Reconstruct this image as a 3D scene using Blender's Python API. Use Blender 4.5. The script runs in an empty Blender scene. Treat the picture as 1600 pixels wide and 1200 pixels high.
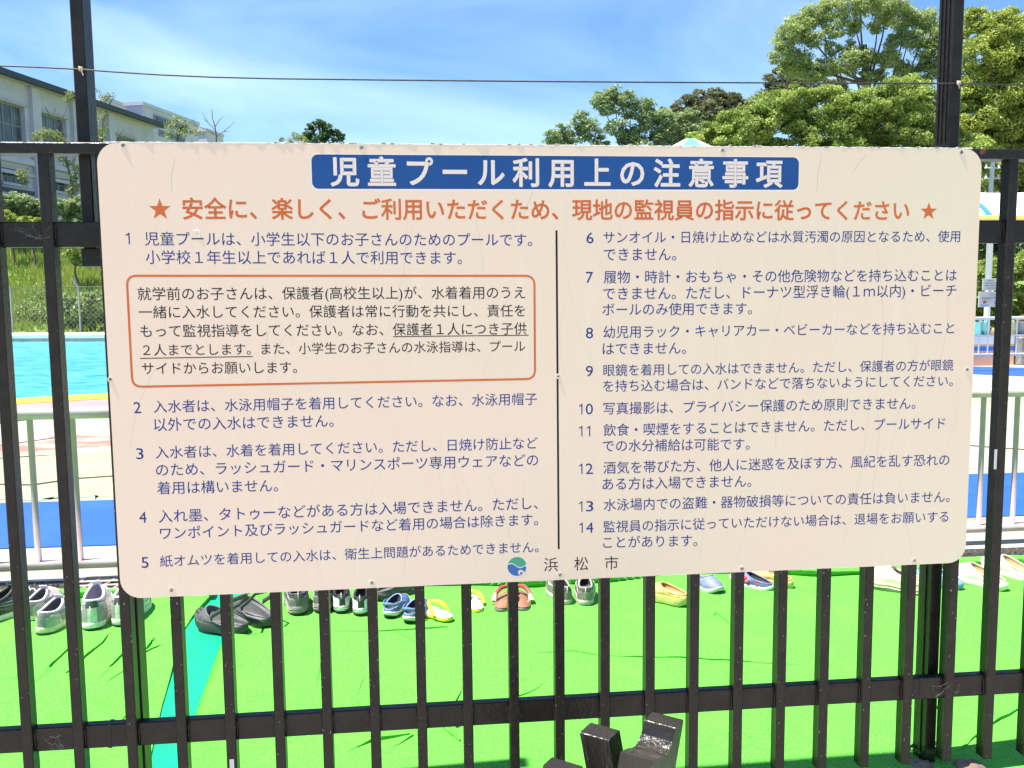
import bpy, math, random
import numpy as np
R = math.radians
random.seed(7); rng = np.random.default_rng(7)

# ------------------------------------------------------------------ camera, world, sun, exposure
FPX, CZ = 1400.0, 1.10
YAW, PITCH, ROLL = 0.10357291, 0.09975448, 0.0099314
CAM = np.array([-0.29513637, -1.82175247, CZ])
_f = np.array([math.sin(YAW)*math.cos(PITCH), math.cos(YAW)*math.cos(PITCH), -math.sin(PITCH)])
_r = np.array([math.cos(YAW), -math.sin(YAW), 0.0]); _d = np.cross(_f, _r)
_r2 = math.cos(ROLL)*_r + math.sin(ROLL)*_d; _d2 = -math.sin(ROLL)*_r + math.cos(ROLL)*_d
from mathutils import Matrix, Vector
sc = bpy.context.scene
col = sc.collection
cam_data = bpy.data.cameras.new('camera'); cam = bpy.data.objects.new('camera', cam_data); col.objects.link(cam)
M = Matrix(((_r2[0], -_d2[0], -_f[0], CAM[0]), (_r2[1], -_d2[1], -_f[1], CAM[1]), (_r2[2], -_d2[2], -_f[2], CAM[2]), (0, 0, 0, 1)))
cam.matrix_world = M
cam_data.sensor_width = 36.0; cam_data.lens = FPX/1600*36.0; cam_data.clip_start = 0.05; cam_data.clip_end = 2000
sc.camera = cam

SUNL = np.array([0.38, 0.042, -1.0]); SUNL /= np.linalg.norm(SUNL)      # direction the light travels
SUN_EL = math.asin(-SUNL[2]); SUN_AZ = math.atan2(-SUNL[0], -SUNL[1])   # azimuth from +Y towards +X
w = bpy.data.worlds.new('World'); sc.world = w; w.use_nodes = True
nt = w.node_tree; nt.nodes.clear()
out = nt.nodes.new('ShaderNodeOutputWorld'); bg = nt.nodes.new('ShaderNodeBackground')
sky = nt.nodes.new('ShaderNodeTexSky'); sky.sky_type = 'NISHITA'; sky.sun_disc = False
sky.sun_elevation = SUN_EL; sky.sun_rotation = SUN_AZ; sky.air_density = 1.0; sky.dust_density = 0.3; sky.ozone_density = 3.0
geo = nt.nodes.new('ShaderNodeTexCoord')
mp = nt.nodes.new('ShaderNodeMapping'); mp.inputs['Scale'].default_value = (1.0, 1.0, 3.2); mp.inputs['Rotation'].default_value = (0.1, 0.5, 0.4)
nz = nt.nodes.new('ShaderNodeTexNoise'); nz.inputs['Scale'].default_value = 1.7; nz.inputs['Detail'].default_value = 5; nz.inputs['Roughness'].default_value = 0.5
nz.inputs['Distortion'].default_value = 0.7
cr = nt.nodes.new('ShaderNodeMapRange'); cr.inputs['From Min'].default_value = 0.45; cr.inputs['From Max'].default_value = 0.8; cr.inputs['To Max'].default_value = 0.5
mx = nt.nodes.new('ShaderNodeMix'); mx.data_type = 'RGBA'; mx.inputs['B'].default_value = (8.0, 10.0, 11.5, 1)
nt.links.new(geo.outputs['Generated'], mp.inputs['Vector']); nt.links.new(mp.outputs['Vector'], nz.inputs['Vector'])
nt.links.new(nz.outputs['Fac'], cr.inputs['Value']); nt.links.new(cr.outputs['Result'], mx.inputs['Factor'])
tint = nt.nodes.new('ShaderNodeMix'); tint.data_type = 'RGBA'; tint.blend_type = 'MULTIPLY'; tint.inputs['Factor'].default_value = 1.0
tint.inputs['B'].default_value = (0.76, 1.0, 1.22, 1)
nt.links.new(sky.outputs['Color'], tint.inputs['A']); nt.links.new(tint.outputs['Result'], mx.inputs['A']); nt.links.new(mx.outputs['Result'], bg.inputs['Color'])
bg.inputs['Strength'].default_value = 0.076
nt.links.new(bg.outputs['Background'], out.inputs['Surface'])
sd = bpy.data.lights.new('sun', 'SUN'); sd.energy = 5.0; sd.angle = R(0.53); sd.color = (1.0, 0.94, 0.84)
sun = bpy.data.objects.new('sun', sd); col.objects.link(sun)
sun.rotation_euler = Vector(SUNL).to_track_quat('-Z', 'Y').to_euler(); sun.location = (-6, -2, 14)
sc.view_settings.view_transform = 'Standard'; sc.view_settings.look = 'None'; sc.view_settings.gamma = 1
sc.view_settings.use_curve_mapping = False; sc.view_settings.exposure = 1.2

# ------------------------------------------------------------------ survey helpers: where a sight line meets the ground or a wall
def ray(px, py):
    return _r2*((px-800)/FPX) + _d2*((py-600)/FPX) + _f
def G(px, py, z=0.0):
    d = ray(px, py); return CAM + d*((z-CAM[2])/d[2])
def V(px, py, y=0.0):
    d = ray(px, py); return CAM + d*((y-CAM[1])/d[1])
def pxm(y): return FPX/(y-CAM[1])          # photo pixels per metre at depth y

# ------------------------------------------------------------------ object helpers
def link(o, parent=None):
    col.objects.link(o)
    if parent is not None: o.parent = parent
    return o
def tag(o, label=None, cat=None, group=None, kind=None):
    if label: o['label'] = label
    if cat: o['category'] = cat
    if group: o['group'] = group
    if kind: o['kind'] = kind
    return o
def thing(name, label, cat, loc=(0, 0, 0), rz=0.0, group=None):
    o = bpy.data.objects.new(name, None); o.empty_display_size = 0.1; col.objects.link(o)
    o.location = loc; o.rotation_euler = (0, 0, rz); return tag(o, label, cat, group)
class MB:
    def __init__(s): s.v = []; s.f = []
    def add(s, vs, fs):
        n = len(s.v); s.v += [tuple(map(float, p)) for p in vs]; s.f += [tuple(i+n for i in f) for f in fs]; return s
    def box(s, x0, x1, y0, y1, z0, z1):
        return s.add([(x0,y0,z0),(x1,y0,z0),(x1,y1,z0),(x0,y1,z0),(x0,y0,z1),(x1,y0,z1),(x1,y1,z1),(x0,y1,z1)],
                     [(0,3,2,1),(4,5,6,7),(0,1,5,4),(1,2,6,5),(2,3,7,6),(3,0,4,7)])
    def bbox(s, x0, x1, y0, y1, z0, z1, b):            # box with chamfered edges
        xs, ys, zs = (x0, x1), (y0, y1), (z0, z1); vs = []; idx = {}
        for i in (0, 1):
            for j in (0, 1):
                for k in (0, 1):
                    sx, sy, sz = (b if i == 0 else -b), (b if j == 0 else -b), (b if k == 0 else -b)
                    for a, p in enumerate(((xs[i], ys[j]+sy, zs[k]+sz), (xs[i]+sx, ys[j], zs[k]+sz), (xs[i]+sx, ys[j]+sy, zs[k]))):
                        idx[i, j, k, a] = len(vs); vs.append(p)
        I = idx; fs = []
        fs += [(I[0,0,0,0],I[0,0,1,0],I[0,1,1,0],I[0,1,0,0]), (I[1,0,0,0],I[1,1,0,0],I[1,1,1,0],I[1,0,1,0]),
               (I[0,0,0,1],I[1,0,0,1],I[1,0,1,1],I[0,0,1,1]), (I[0,1,0,1],I[0,1,1,1],I[1,1,1,1],I[1,1,0,1]),
               (I[0,0,0,2],I[0,1,0,2],I[1,1,0,2],I[1,0,0,2]), (I[0,0,1,2],I[1,0,1,2],I[1,1,1,2],I[0,1,1,2])]
        for k in (0, 1):
            for j in (0, 1): fs.append((I[0,j,k,1],I[1,j,k,1],I[1,j,k,2],I[0,j,k,2]))
            for i in (0, 1): fs.append((I[i,0,k,0],I[i,1,k,0],I[i,1,k,2],I[i,0,k,2]))
        for i in (0, 1):
            for j in (0, 1):
                fs.append((I[i,j,0,0],I[i,j,1,0],I[i,j,1,1],I[i,j,0,1]))
                for k in (0, 1): fs.append((I[i,j,k,0],I[i,j,k,1],I[i,j,k,2]))
        return s.add(vs, fs)
    def tube(s, pts, r, n=8, closed=False):
        pts = [np.array(p, float) for p in pts]; m = len(pts); base = len(s.v); up = None
        for i, p in enumerate(pts):
            if closed: t = pts[(i+1) % m]-pts[i-1]
            else: t = pts[min(i+1, m-1)]-pts[max(i-1, 0)]
            t = t/(np.linalg.norm(t)+1e-12)
            if up is None or abs(np.dot(up, t)) > 0.95: up = np.array([0, 0, 1.0]) if abs(t[2]) < 0.9 else np.array([1.0, 0, 0])
            a = np.cross(t, up); a /= np.linalg.norm(a); b = np.cross(a, t); up = b
            rr = r[i] if hasattr(r, '__len__') else r
            for k in range(n):
                an = 2*math.pi*k/n; s.v.append(tuple(p+rr*(math.cos(an)*a+math.sin(an)*b)))
        for i in range(m if closed else m-1):
            for k in range(n):
                i2 = (i+1) % m
                s.f.append((base+i*n+k, base+i*n+(k+1) % n, base+i2*n+(k+1) % n, base+i2*n+k))
        if not closed:
            s.f.append(tuple(base+k for k in range(n))); s.f.append(tuple(base+(m-1)*n+k for k in reversed(range(n))))
        return s
    def prism(s, poly, z0, z1):                         # polygon in xy, extruded in z
        n = len(poly)
        return s.add([(p[0], p[1], z0) for p in poly]+[(p[0], p[1], z1) for p in poly],
                     [tuple(reversed(range(n))), tuple(range(n, 2*n))]+[(i, (i+1) % n, n+(i+1) % n, n+i) for i in range(n)])
    def build(s, name, m, parent=None, smooth=False):
        me = bpy.data.meshes.new(name); me.from_pydata(s.v, [], s.f); me.materials.append(m)
        if smooth: me.polygons.foreach_set('use_smooth', [True]*len(me.polygons))
        me.update(); return link(bpy.data.objects.new(name, me), parent)
def fast_mesh(name, verts, quads, m, parent=None, tint=None):
    me = bpy.data.meshes.new(name); nv, nf = len(verts), len(quads)
    me.vertices.add(nv); me.vertices.foreach_set('co', np.asarray(verts, np.float32).ravel())
    me.loops.add(nf*4); me.loops.foreach_set('vertex_index', np.asarray(quads, np.int32).ravel())
    me.polygons.add(nf); me.polygons.foreach_set('loop_start', np.arange(0, nf*4, 4, dtype=np.int32))
    me.polygons.foreach_set('loop_total', np.full(nf, 4, np.int32))
    if tint is not None:
        a = me.attributes.new('tint', 'FLOAT', 'POINT'); a.data.foreach_set('value', np.asarray(tint, np.float32))
    me.materials.append(m); me.update(calc_edges=True)
    return link(bpy.data.objects.new(name, me), parent)

# ------------------------------------------------------------------ materials
def mat(name, c, rough=0.6, c2=None, scale=8.0, bump=0.0, bscale=60.0, metal=0.0, spec=0.5, detail=4, lo=0.35, hi=0.65, coat=0.0, stretch=None):
    m = bpy.data.materials.new(name); m.use_nodes = True; n = m.node_tree; b = n.nodes['Principled BSDF']
    b.inputs['Base Color'].default_value = (*c, 1); b.inputs['Roughness'].default_value = rough; b.inputs['Metallic'].default_value = metal
    b.inputs['Specular IOR Level'].default_value = spec
    if coat: b.inputs['Coat Weight'].default_value = coat; b.inputs['Coat Roughness'].default_value = 0.1
    tc = n.nodes.new('ShaderNodeTexCoord'); vec = tc.outputs['Object']
    if stretch:
        mpp = n.nodes.new('ShaderNodeMapping'); mpp.inputs['Scale'].default_value = stretch; n.links.new(vec, mpp.inputs['Vector']); vec = mpp.outputs['Vector']
    if c2 is not None:
        t = n.nodes.new('ShaderNodeTexNoise'); t.inputs['Scale'].default_value = scale; t.inputs['Detail'].default_value = detail
        n.links.new(vec, t.inputs['Vector'])
        r = n.nodes.new('ShaderNodeMapRange'); r.inputs['From Min'].default_value = lo; r.inputs['From Max'].default_value = hi
        n.links.new(t.outputs['Fac'], r.inputs['Value'])
        x = n.nodes.new('ShaderNodeMix'); x.data_type = 'RGBA'; x.inputs['A'].default_value = (*c, 1); x.inputs['B'].default_value = (*c2, 1)
        n.links.new(r.outputs['Result'], x.inputs['Factor']); n.links.new(x.outputs['Result'], b.inputs['Base Color'])
    if bump:
        t2 = n.nodes.new('ShaderNodeTexNoise'); t2.inputs['Scale'].default_value = bscale; t2.inputs['Detail'].default_value = 3
        n.links.new(vec, t2.inputs['Vector'])
        bp = n.nodes.new('ShaderNodeBump'); bp.inputs['Strength'].default_value = bump; bp.inputs['Distance'].default_value = 0.01
        n.links.new(t2.outputs['Fac'], bp.inputs['Height']); n.links.new(bp.outputs['Normal'], b.inputs['Normal'])
    return m
def leafmat(name, ca, cb, trans=0.35):
    m = bpy.data.materials.new(name); m.use_nodes = True; n = m.node_tree; n.nodes.clear()
    o = n.nodes.new('ShaderNodeOutputMaterial'); a = n.nodes.new('ShaderNodeAttribute'); a.attribute_name = 'tint'
    x = n.nodes.new('ShaderNodeMix'); x.data_type = 'RGBA'; x.inputs['A'].default_value = (*ca, 1); x.inputs['B'].default_value = (*cb, 1)
    n.links.new(a.outputs['Fac'], x.inputs['Factor'])
    p = n.nodes.new('ShaderNodeBsdfPrincipled'); p.inputs['Roughness'].default_value = 0.5; p.inputs['Specular IOR Level'].default_value = 0.4
    t = n.nodes.new('ShaderNodeBsdfTranslucent'); ms = n.nodes.new('ShaderNodeMixShader'); ms.inputs[0].default_value = trans
    n.links.new(x.outputs['Result'], p.inputs['Base Color']); n.links.new(x.outputs['Result'], t.inputs['Color'])
    n.links.new(p.outputs[0], ms.inputs[1]); n.links.new(t.outputs[0], ms.inputs[2]); n.links.new(ms.outputs[0], o.inputs['Surface'])
    return m
brown = mat('dark_brown_paint', (0.011, 0.0085, 0.0072), 0.36, (0.019, 0.015, 0.0125), 26, 0.14, 120, spec=0.27)
brown_rust = mat('dark_brown_paint_rusty', (0.013, 0.009, 0.007), 0.32, (0.13, 0.05, 0.025), 26, 0.25, 120, lo=0.64, hi=0.70, spec=.32)
steel = mat('screw_steel', (0.55, 0.5, 0.42), 0.35, (0.25, 0.15, 0.09), 300, metal=0.7)
black = mat('matte_black', (0.012, 0.012, 0.013), 0.5)
white_rail = mat('cream_painted_rail', (0.60, 0.48, 0.47), 0.45, (0.46, 0.37, 0.35), 9, 0.05, 60)
grey_post = mat('greyed_baluster_paint', (0.46, 0.35, 0.36), 0.55, (0.38, 0.29, 0.29), 12)

# ------------------------------------------------------------------ the ground, the deck and the pool
concrete_front = mat('pale_forecourt', (0.50, 0.46, 0.41), 0.9, (0.42, 0.39, 0.35), 3, 0.2, 60)  # unseen ground on the viewer's side, made pale to bounce warm light
far_ground = mat('far_ground', (0.30, 0.29, 0.22), 0.95, (0.16, 0.22, 0.08), 0.15)
def sheet(name, poly, z, m, kind='structure', thick=0.0):
    if thick: o = MB().prism(poly, z-thick, z).build(name, m)
    else:
        o = MB().add([(p[0], p[1], z) for p in poly], [tuple(range(len(poly)))]).build(name, m)
    return tag(o, kind=kind)
sheet('ground', [(-700, -700), (700, -700), (700, 900), (-700, 900)], -0.62, far_ground)
sheet('forecourt', [(-9, -12), (9, -12), (9, -0.045), (-9, -0.045)], -0.55, concrete_front, thick=0.05)

def deckmat():
    m = mat('weathered_deck_paint', (0.70, 0.70, 0.62), 0.8); n = m.node_tree; b = n.nodes['Principled BSDF']
    tc = n.nodes.new('ShaderNodeTexCoord')
    cur = None
    for sc_, lo, hi, colr, off, st in ((0.6, .48, .56, (0.27, 0.34, 0.22), 0, (1, 1.6, 1)), (0.8, .52, .60, (0.38, 0.34, 0.18), 7, (1, 1.8, 1)),
                                   (0.5, .56, .62, (0.38, 0.18, 0.13), 21, (1, 2.5, 1)), (9, .55, .72, (0.42, 0.44, 0.36), 3, (1, 2, 1))):
        mp_ = n.nodes.new('ShaderNodeMapping'); mp_.inputs['Location'].default_value = (off, off*.7, 0); mp_.inputs['Scale'].default_value = st
        n.links.new(tc.outputs['Object'], mp_.inputs['Vector'])
        t = n.nodes.new('ShaderNodeTexNoise'); t.inputs['Scale'].default_value = sc_; t.inputs['Detail'].default_value = 8; t.inputs['Roughness'].default_value = 0.62
        n.links.new(mp_.outputs['Vector'], t.inputs['Vector'])
        r = n.nodes.new('ShaderNodeMapRange'); r.inputs['From Min'].default_value = lo; r.inputs['From Max'].default_value = hi; r.inputs['To Max'].default_value = 0.7
        n.links.new(t.outputs['Fac'], r.inputs['Value'])
        x = n.nodes.new('ShaderNodeMix'); x.data_type = 'RGBA'; x.inputs['B'].default_value = (*colr, 1)
        n.links.new(r.outputs['Result'], x.inputs['Factor'])
        if cur is None: x.inputs['A'].default_value = (0.36, 0.36, 0.325, 1)
        else: n.links.new(cur, x.inputs['A'])
        cur = x.outputs['Result']
    n.links.new(cur, b.inputs['Base Color'])
    t2 = n.nodes.new('ShaderNodeTexNoise'); t2.inputs['Scale'].default_value = 40; bp = n.nodes.new('ShaderNodeBump'); bp.inputs['Strength'].default_value = 0.2; bp.inputs['Distance'].default_value = 0.01
    n.links.new(tc.outputs['Object'], t2.inputs['Vector']); n.links.new(t2.outputs['Fac'], bp.inputs['Height']); n.links.new(bp.outputs['Normal'], b.inputs['Normal'])
    return m
deck_m = deckmat()
blue_m = mat('blue_deck_paint', (0.012, 0.085, 0.42), 0.6, (0.022, 0.11, 0.45), 3, 0.1, 80, lo=.4, hi=.8)
# pool outline, near edge first (survey of the near and far edges), then round behind the sign
near = [G(-500, 690), G(-250, 655), G(0, 628), G(175, 617.5)]
near = [(p[0], p[1]) for p in near] + [(-2.6, 9.7), (-1.2, 11.2), (.4, 13.0), (1.6, 15.0), (2.6, 18.0)]
farp = [(2.0, 25.0), G(175, 528)[:2], G(0, 528.5)[:2], G(-500, 531)[:2]]
pool = [tuple(map(float, p[:2])) for p in near+farp]
# deck: strips left of / in front of / right of / behind the pool
def tri_hole(name, outer, hole, z, m, depth):
    import bmesh
    bm = bmesh.new(); es = []
    for loop in (outer, hole):
        vs = [bm.verts.new((p[0], p[1], z)) for p in loop]
        es += [bm.edges.new((vs[i], vs[(i+1) % len(vs)])) for i in range(len(vs))]
    bmesh.ops.triangle_fill(bm, edges=es, use_beauty=True)
    n = len(hole)
    a = [bm.verts.new((p[0], p[1], z)) for p in hole]; b2 = [bm.verts.new((p[0], p[1], z-depth)) for p in hole]
    for i in range(n): bm.faces.new((a[i], a[(i+1) % n], b2[(i+1) % n], b2[i]))
    o_ = [bm.verts.new((p[0], p[1], z)) for p in outer]; o2 = [bm.verts.new((p[0], p[1], z-0.6)) for p in outer]
    for i in range(len(outer)): bm.faces.new((o_[i], o_[(i+1) % len(outer)], o2[(i+1) % len(outer)], o2[i]))
    bmesh.ops.recalc_face_normals(bm, faces=bm.faces)
    me = bpy.data.meshes.new(name); bm.to_mesh(me); me.materials.append(m); return tag(link(bpy.data.objects.new(name, me)), kind='structure')
tri_hole('pool_deck', [(-40, -0.045), (40, -0.045), (40, 28.6), (-40, 28.6)], pool, -0.004, deck_m, 0.9)
# painted curb lines following the near edge
def offset_line(pts, d):
    pts = [np.array(p[:2], float) for p in pts]; o = []
    for i, p in enumerate(pts):
        t = pts[min(i+1, len(pts)-1)]-pts[max(i-1, 0)]; t /= np.linalg.norm(t); o.append(p+np.array([t[1], -t[0]])*d)
    return o
def band(name, pts, d0, d1, z0, z1, m):
    a, b = offset_line(pts, d0), offset_line(pts, d1); n = len(a); mb = MB()
    mb.add([(*p, z1) for p in a]+[(*p, z1) for p in b], [(i, i+1, n+i+1, n+i) for i in range(n-1)])
    if z1-z0 > 0.006:
        mb.add([(*p, z1) for p in b]+[(*p, z0) for p in b], [(i, i+1, n+i+1, n+i) for i in range(n-1)])
        mb.add([(*p, z1) for p in a]+[(*p, z0) for p in a], [(i, i+1, n+i+1, n+i) for i in range(n-1)])
    return tag(mb.build(name, m), kind='structure')
yellow_m = mat('yellow_line_paint', (0.56, 0.42, 0.015), 0.6, (0.5, 0.40, 0.06), 3)
pink_m = mat('faded_pink_paint', (0.42, 0.20, 0.22), 0.7, (0.40, 0.26, 0.26), 2)
band('pool_edge_line', near, 0.0, 0.62, -0.004, 0.03, yellow_m)
band('pool_edge_border', near, 0.62, 1.7, -0.004, 0.024, pink_m)
coping_m = mat('white_coping', (0.78, 0.77, 0.74), 0.7, (0.66, 0.66, 0.62), 2)
farl = [farp[1], farp[2], farp[3]]
a = [np.array(p[:2], float) for p in farl]
MBc = MB(); n_ = len(a)
for i in range(n_-1):
    p, q = a[i], a[i+1]
    MBc.add([(p[0], p[1], -.3), (q[0], q[1], -.3), (q[0], q[1]+1.6, -.3), (p[0], p[1]+1.6, -.3), (p[0], p[1], .09), (q[0], q[1], .09), (q[0], q[1]+1.6, .09), (p[0], p[1]+1.6, .09)],
            [(4, 5, 6, 7), (0, 1, 5, 4), (2, 3, 7, 6)] + ([(0, 3, 7, 4)] if i == 0 else []))
tag(MBc.build('pool_coping', coping_m), kind='structure')
# water and pool floor
wm = bpy.data.materials.new('pool_water'); wm.use_nodes = True; n = wm.node_tree; b = n.nodes['Principled BSDF']
b.inputs['Base Color'].default_value = (0.035, 0.42, 0.60, 1); b.inputs['Roughness'].default_value = 0.12; b.inputs['IOR'].default_value = 1.33; b.inputs['Specular IOR Level'].default_value = 0.3
tc = n.nodes.new('ShaderNodeTexCoord'); mpw = n.nodes.new('ShaderNodeMapping'); mpw.inputs['Scale'].default_value = (1.0, 1.7, 1)
t = n.nodes.new('ShaderNodeTexNoise'); t.inputs['Scale'].default_value = 2.2; t.inputs['Detail'].default_value = 4; t.inputs['Distortion'].default_value = 1.2
n.links.new(tc.outputs['Object'], mpw.inputs['Vector']); n.links.new(mpw.outputs['Vector'], t.inputs['Vector'])
cr_ = n.nodes.new('ShaderNodeValToRGB'); e = cr_.color_ramp.elements; e[0].position = .35; e[0].color = (0.015, 0.30, 0.50, 1); e[1].position = .68; e[1].color = (0.15, 0.62, 0.70, 1)
n.links.new(t.outputs['Fac'], cr_.inputs['Fac']); n.links.new(cr_.outputs['Color'], b.inputs['Base Color'])
bp = n.nodes.new('ShaderNodeBump'); bp.inputs['Strength'].default_value = 0.5; bp.inputs['Distance'].default_value = 0.08
n.links.new(t.outputs['Fac'], bp.inputs['Height']); n.links.new(bp.outputs['Normal'], b.inputs['Normal'])
sheet('water', pool, -0.10, wm)

# deck bands (blue paths), dark gutter, concrete strip
def strip(name, pa, pb, m, z, back=60):
    # pa, pb: two surveyed edges ((x0,y0),(x1,y1)) of a painted strip, continued past the frame on both sides
    def ext(e, s):
        p, q = G(*e[0])[:2], G(*e[1])[:2]; d = (q-p)/np.linalg.norm(q-p); return p-d*s, q+d*s
    a0, a1 = ext(pa, 4); b0, b1 = ext(pb, 4)
    return sheet(name, [a0, a1, b1, b0], z, m)
strip('blue_path', ((0, 857), (1600, 805)), ((0, 786), (1600, 738)), blue_m, 0.0)
def worn(name, pts, ca, cb, sc_, lo, hi):
    m_ = mat(name+'_paint', ca, .8, cb, sc_, lo=lo, hi=hi, detail=9, stretch=(1, 2.2, 1)); rr_ = np.random.default_rng(len(name)); P = []
    for i in range(len(pts)):
        a_, b_ = np.array(G(*pts[i])[:2]), np.array(G(*pts[(i+1) % len(pts)])[:2])
        for k in range(14): P.append(a_+(b_-a_)*k/14+rr_.normal(0, .035, 2))
    sheet(name, P, -0.002, m_)
worn('faded_red_path', [(-200, 722), (-60, 712), (60, 703), (178, 694), (330, 684), (330, 672), (178, 676), (60, 683), (-200, 700)], (0.36, 0.15, 0.11), (0.36, 0.32, 0.28), 2.2, .42, .62)
worn('worn_green_paint', [(-150, 782), (60, 779), (178, 775), (500, 765), (500, 700), (178, 703), (60, 712), (-150, 722)], (0.25, 0.31, 0.22), (0.37, 0.36, 0.20), 1.3, .40, .58)
worn('worn_green_paint', [(1450, 735), (1600, 730), (1750, 726), (1750, 630), (1600, 634), (1450, 640)], (0.28, 0.34, 0.28), (0.38, 0.36, 0.25), 1.1, .40, .62)
far_blue = mat('blue_path_far_paint', (0.012, 0.085, 0.42), 0.6)
p0, p1, p2, p3 = G(1440, 581), G(1640, 589.5), G(1640, 575.5), G(1440, 570.5)
sheet('blue_path_far', [p0[:2], p1[:2], p2[:2], p3[:2]], 0.0, far_blue)
pale = mat('pale_kerb', (0.75, 0.73, 0.6), 0.7)
p0, p1, p2, p3 = G(1440, 568), G(1640, 573.5), G(1640, 571), G(1440, 566)
sheet('kerb_strip', [p0[:2], p1[:2], p2[:2], p3[:2]], 0.0, pale)

# ------------------------------------------------------------------ artificial turf
def turfmat(name, c, c2):
    m = mat(name, c, 0.9, c2, 210, 0.5, 260, spec=0.15, lo=.3, hi=.7)
    n = m.node_tree; b = n.nodes['Principled BSDF']
    b.inputs['Sheen Weight'].default_value = 0.0
    tcx = n.nodes['Texture Coordinate']
    t3 = n.nodes.new('ShaderNodeTexNoise'); t3.inputs['Scale'].default_value = 5; t3.inputs['Detail'].default_value = 6
    n.links.new(tcx.outputs['Object'], t3.inputs['Vector'])
    r3 = n.nodes.new('ShaderNodeMapRange'); r3.inputs['From Min'].default_value = .5; r3.inputs['From Max'].default_value = .75; r3.inputs['To Max'].default_value = .45
    n.links.new(t3.outputs['Fac'], r3.inputs['Value'])
    x = n.nodes.new('ShaderNodeMix'); x.data_type = 'RGBA'; x.inputs['B'].default_value = (0.16, 0.53, 0.055, 1)
    prev = b.inputs['Base Color'].links[0].from_socket
    n.links.new(r3.outputs['Result'], x.inputs['Factor']); n.links.new(prev, x.inputs['A']); n.links.new(x.outputs['Result'], b.inputs['Base Color'])
    return m
turf_m = turfmat('artificial_turf', (0.070, 0.36, 0.036), (0.155, 0.54, 0.082))
teal_m = mat('turquoise_floor_paint', (0.0, 0.33, 0.17), 0.45, (0.0, 0.38, 0.21), 12, 0.1, 30, lo=.45, hi=.75)
def lerp_poly(pts, y):          # x on a polyline given world y
    ys = [p[1] for p in pts]; xs = [p[0] for p in pts]; return np.interp(y, ys, xs)
back_a, back_b = G(0, 921, .028), G(1600, 870, .018)
sl = (back_b[1]-back_a[1])/(back_b[0]-back_a[0])
def back_y(x): return back_a[1]+sl*(x-back_a[0])
def smooth(t): t = np.clip(t, 0, 1); return t*t*(3-2*t)
def turf_sheet(name, left, right, nx, ny, seed):
    ys = None; V_ = []; r_ = np.random.default_rng(seed)
    U = np.linspace(0, 1, nx); W = np.concatenate([np.linspace(0, .86, ny//2), np.linspace(.862, 1, ny)]); ny = len(W)
    Y0 = -0.04; verts = np.zeros((ny, nx, 3))
    ph = r_.uniform(0, 6.28, 24); kx = r_.uniform(-9, 9, 24); ky = r_.uniform(-14, 14, 24)
    for j, wv in enumerate(W):
        yy = Y0+(1.62-Y0)*wv
        xl, xr = lerp_poly(left, yy), lerp_poly(right, yy)
        x = xl+(xr-xl)*U; by = back_y(x)
        y = Y0+(by-Y0)*wv
        y = y+0.022*np.sin(x*7+1)*smooth((wv-.85)/.15)+0.012*np.sin(x*19)*smooth((wv-.9)/.1)
        z = np.zeros_like(x)+0.008
        for k in range(24): z += 0.0012*np.sin(kx[k]*x+ky[k]*y+ph[k])
        z = np.maximum(z, .004)
        # edge against the far side folds up in a low ridge, then drops to the floor
        dy = by-y
        dr = dy-.085-.02*np.sin(x*5+1)-.008*np.sin(x*17); Hr = np.clip(.030-.005*x, .012, .036)*(1+.25*np.sin(x*6+2))
        rn = np.where(dr > 0, smooth(1-dr/.007), 1-.55*smooth(-dr/.09)); ridge = rn*Hr
        y = y-.014*smooth(rn*1.2)*np.clip(1+dr*0-np.maximum(-dr, 0)/.05, 0, 1)
        z += np.maximum(ridge, 0)
        # curled edges beside the turquoise gap
        for side, e in (('l', xl), ('r', xr)):
            if abs(e) < 2.0:
                de = np.abs(x-e); z += 0.012*np.exp(-((de-0.035)/0.022)**2)
        verts[j, :, 0] = x; verts[j, :, 1] = y; verts[j, :, 2] = z
    idx = np.arange(nx*ny).reshape(ny, nx)
    q = np.stack([idx[:-1, :-1], idx[:-1, 1:], idx[1:, 1:], idx[1:, :-1]], -1).reshape(-1, 4)
    top = verts.reshape(-1, 3)
    # thickness: skirt round the border
    border = np.concatenate([idx[0, :], idx[1:, -1], idx[-1, -2::-1], idx[-2:0:-1, 0]])
    low = top[border].copy(); low[:, 2] = 0.0005
    nb = len(border); b0 = nx*ny
    sk = np.stack([border, np.roll(border, -1), b0+(np.arange(nb)+1) % nb, b0+np.arange(nb)], -1)
    o = fast_mesh(name, np.concatenate([top, low]), np.concatenate([q, sk]), turf_m)
    o.data.polygons.foreach_set('use_smooth', [True]*len(o.data.polygons))
    return o
gl = sorted([tuple(G(x, y)[:2]) for x, y in ((375, 880), (350, 905), (333, 930), (305, 960), (288, 985), (268, 1060), (256, 1100), (233, 1200), (229, 1215))], key=lambda p: p[1])
gr = sorted([tuple(G(x, y)[:2]) for x, y in ((440, 880), (415, 905), (378, 940), (358, 985), (345, 1015), (318, 1090), (280, 1195), (276, 1215))], key=lambda p: p[1])
tl = turf_sheet('turf_sheet', [(-6, -1), (-6, 3)], gl, 150, 140, 3)
tag(tl, 'bright green artificial turf left of the turquoise strip, under the leftmost sneakers', 'artificial turf')
tr = turf_sheet('turf_sheet', gr, [(6, -1), (6, 3)], 260, 140, 5)
tag(tr, 'large bright green artificial turf sheet right of the turquoise strip', 'artificial turf')
sheet('turquoise_floor', [(gl[0][0]-.35, -0.043), (gr[0][0]+.25, -0.043), (gr[-1][0]+.25, back_y(-1.2)+.01), (gl[-1][0]-.2, back_y(-1.2)+.01)], 0.0, teal_m)
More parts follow.
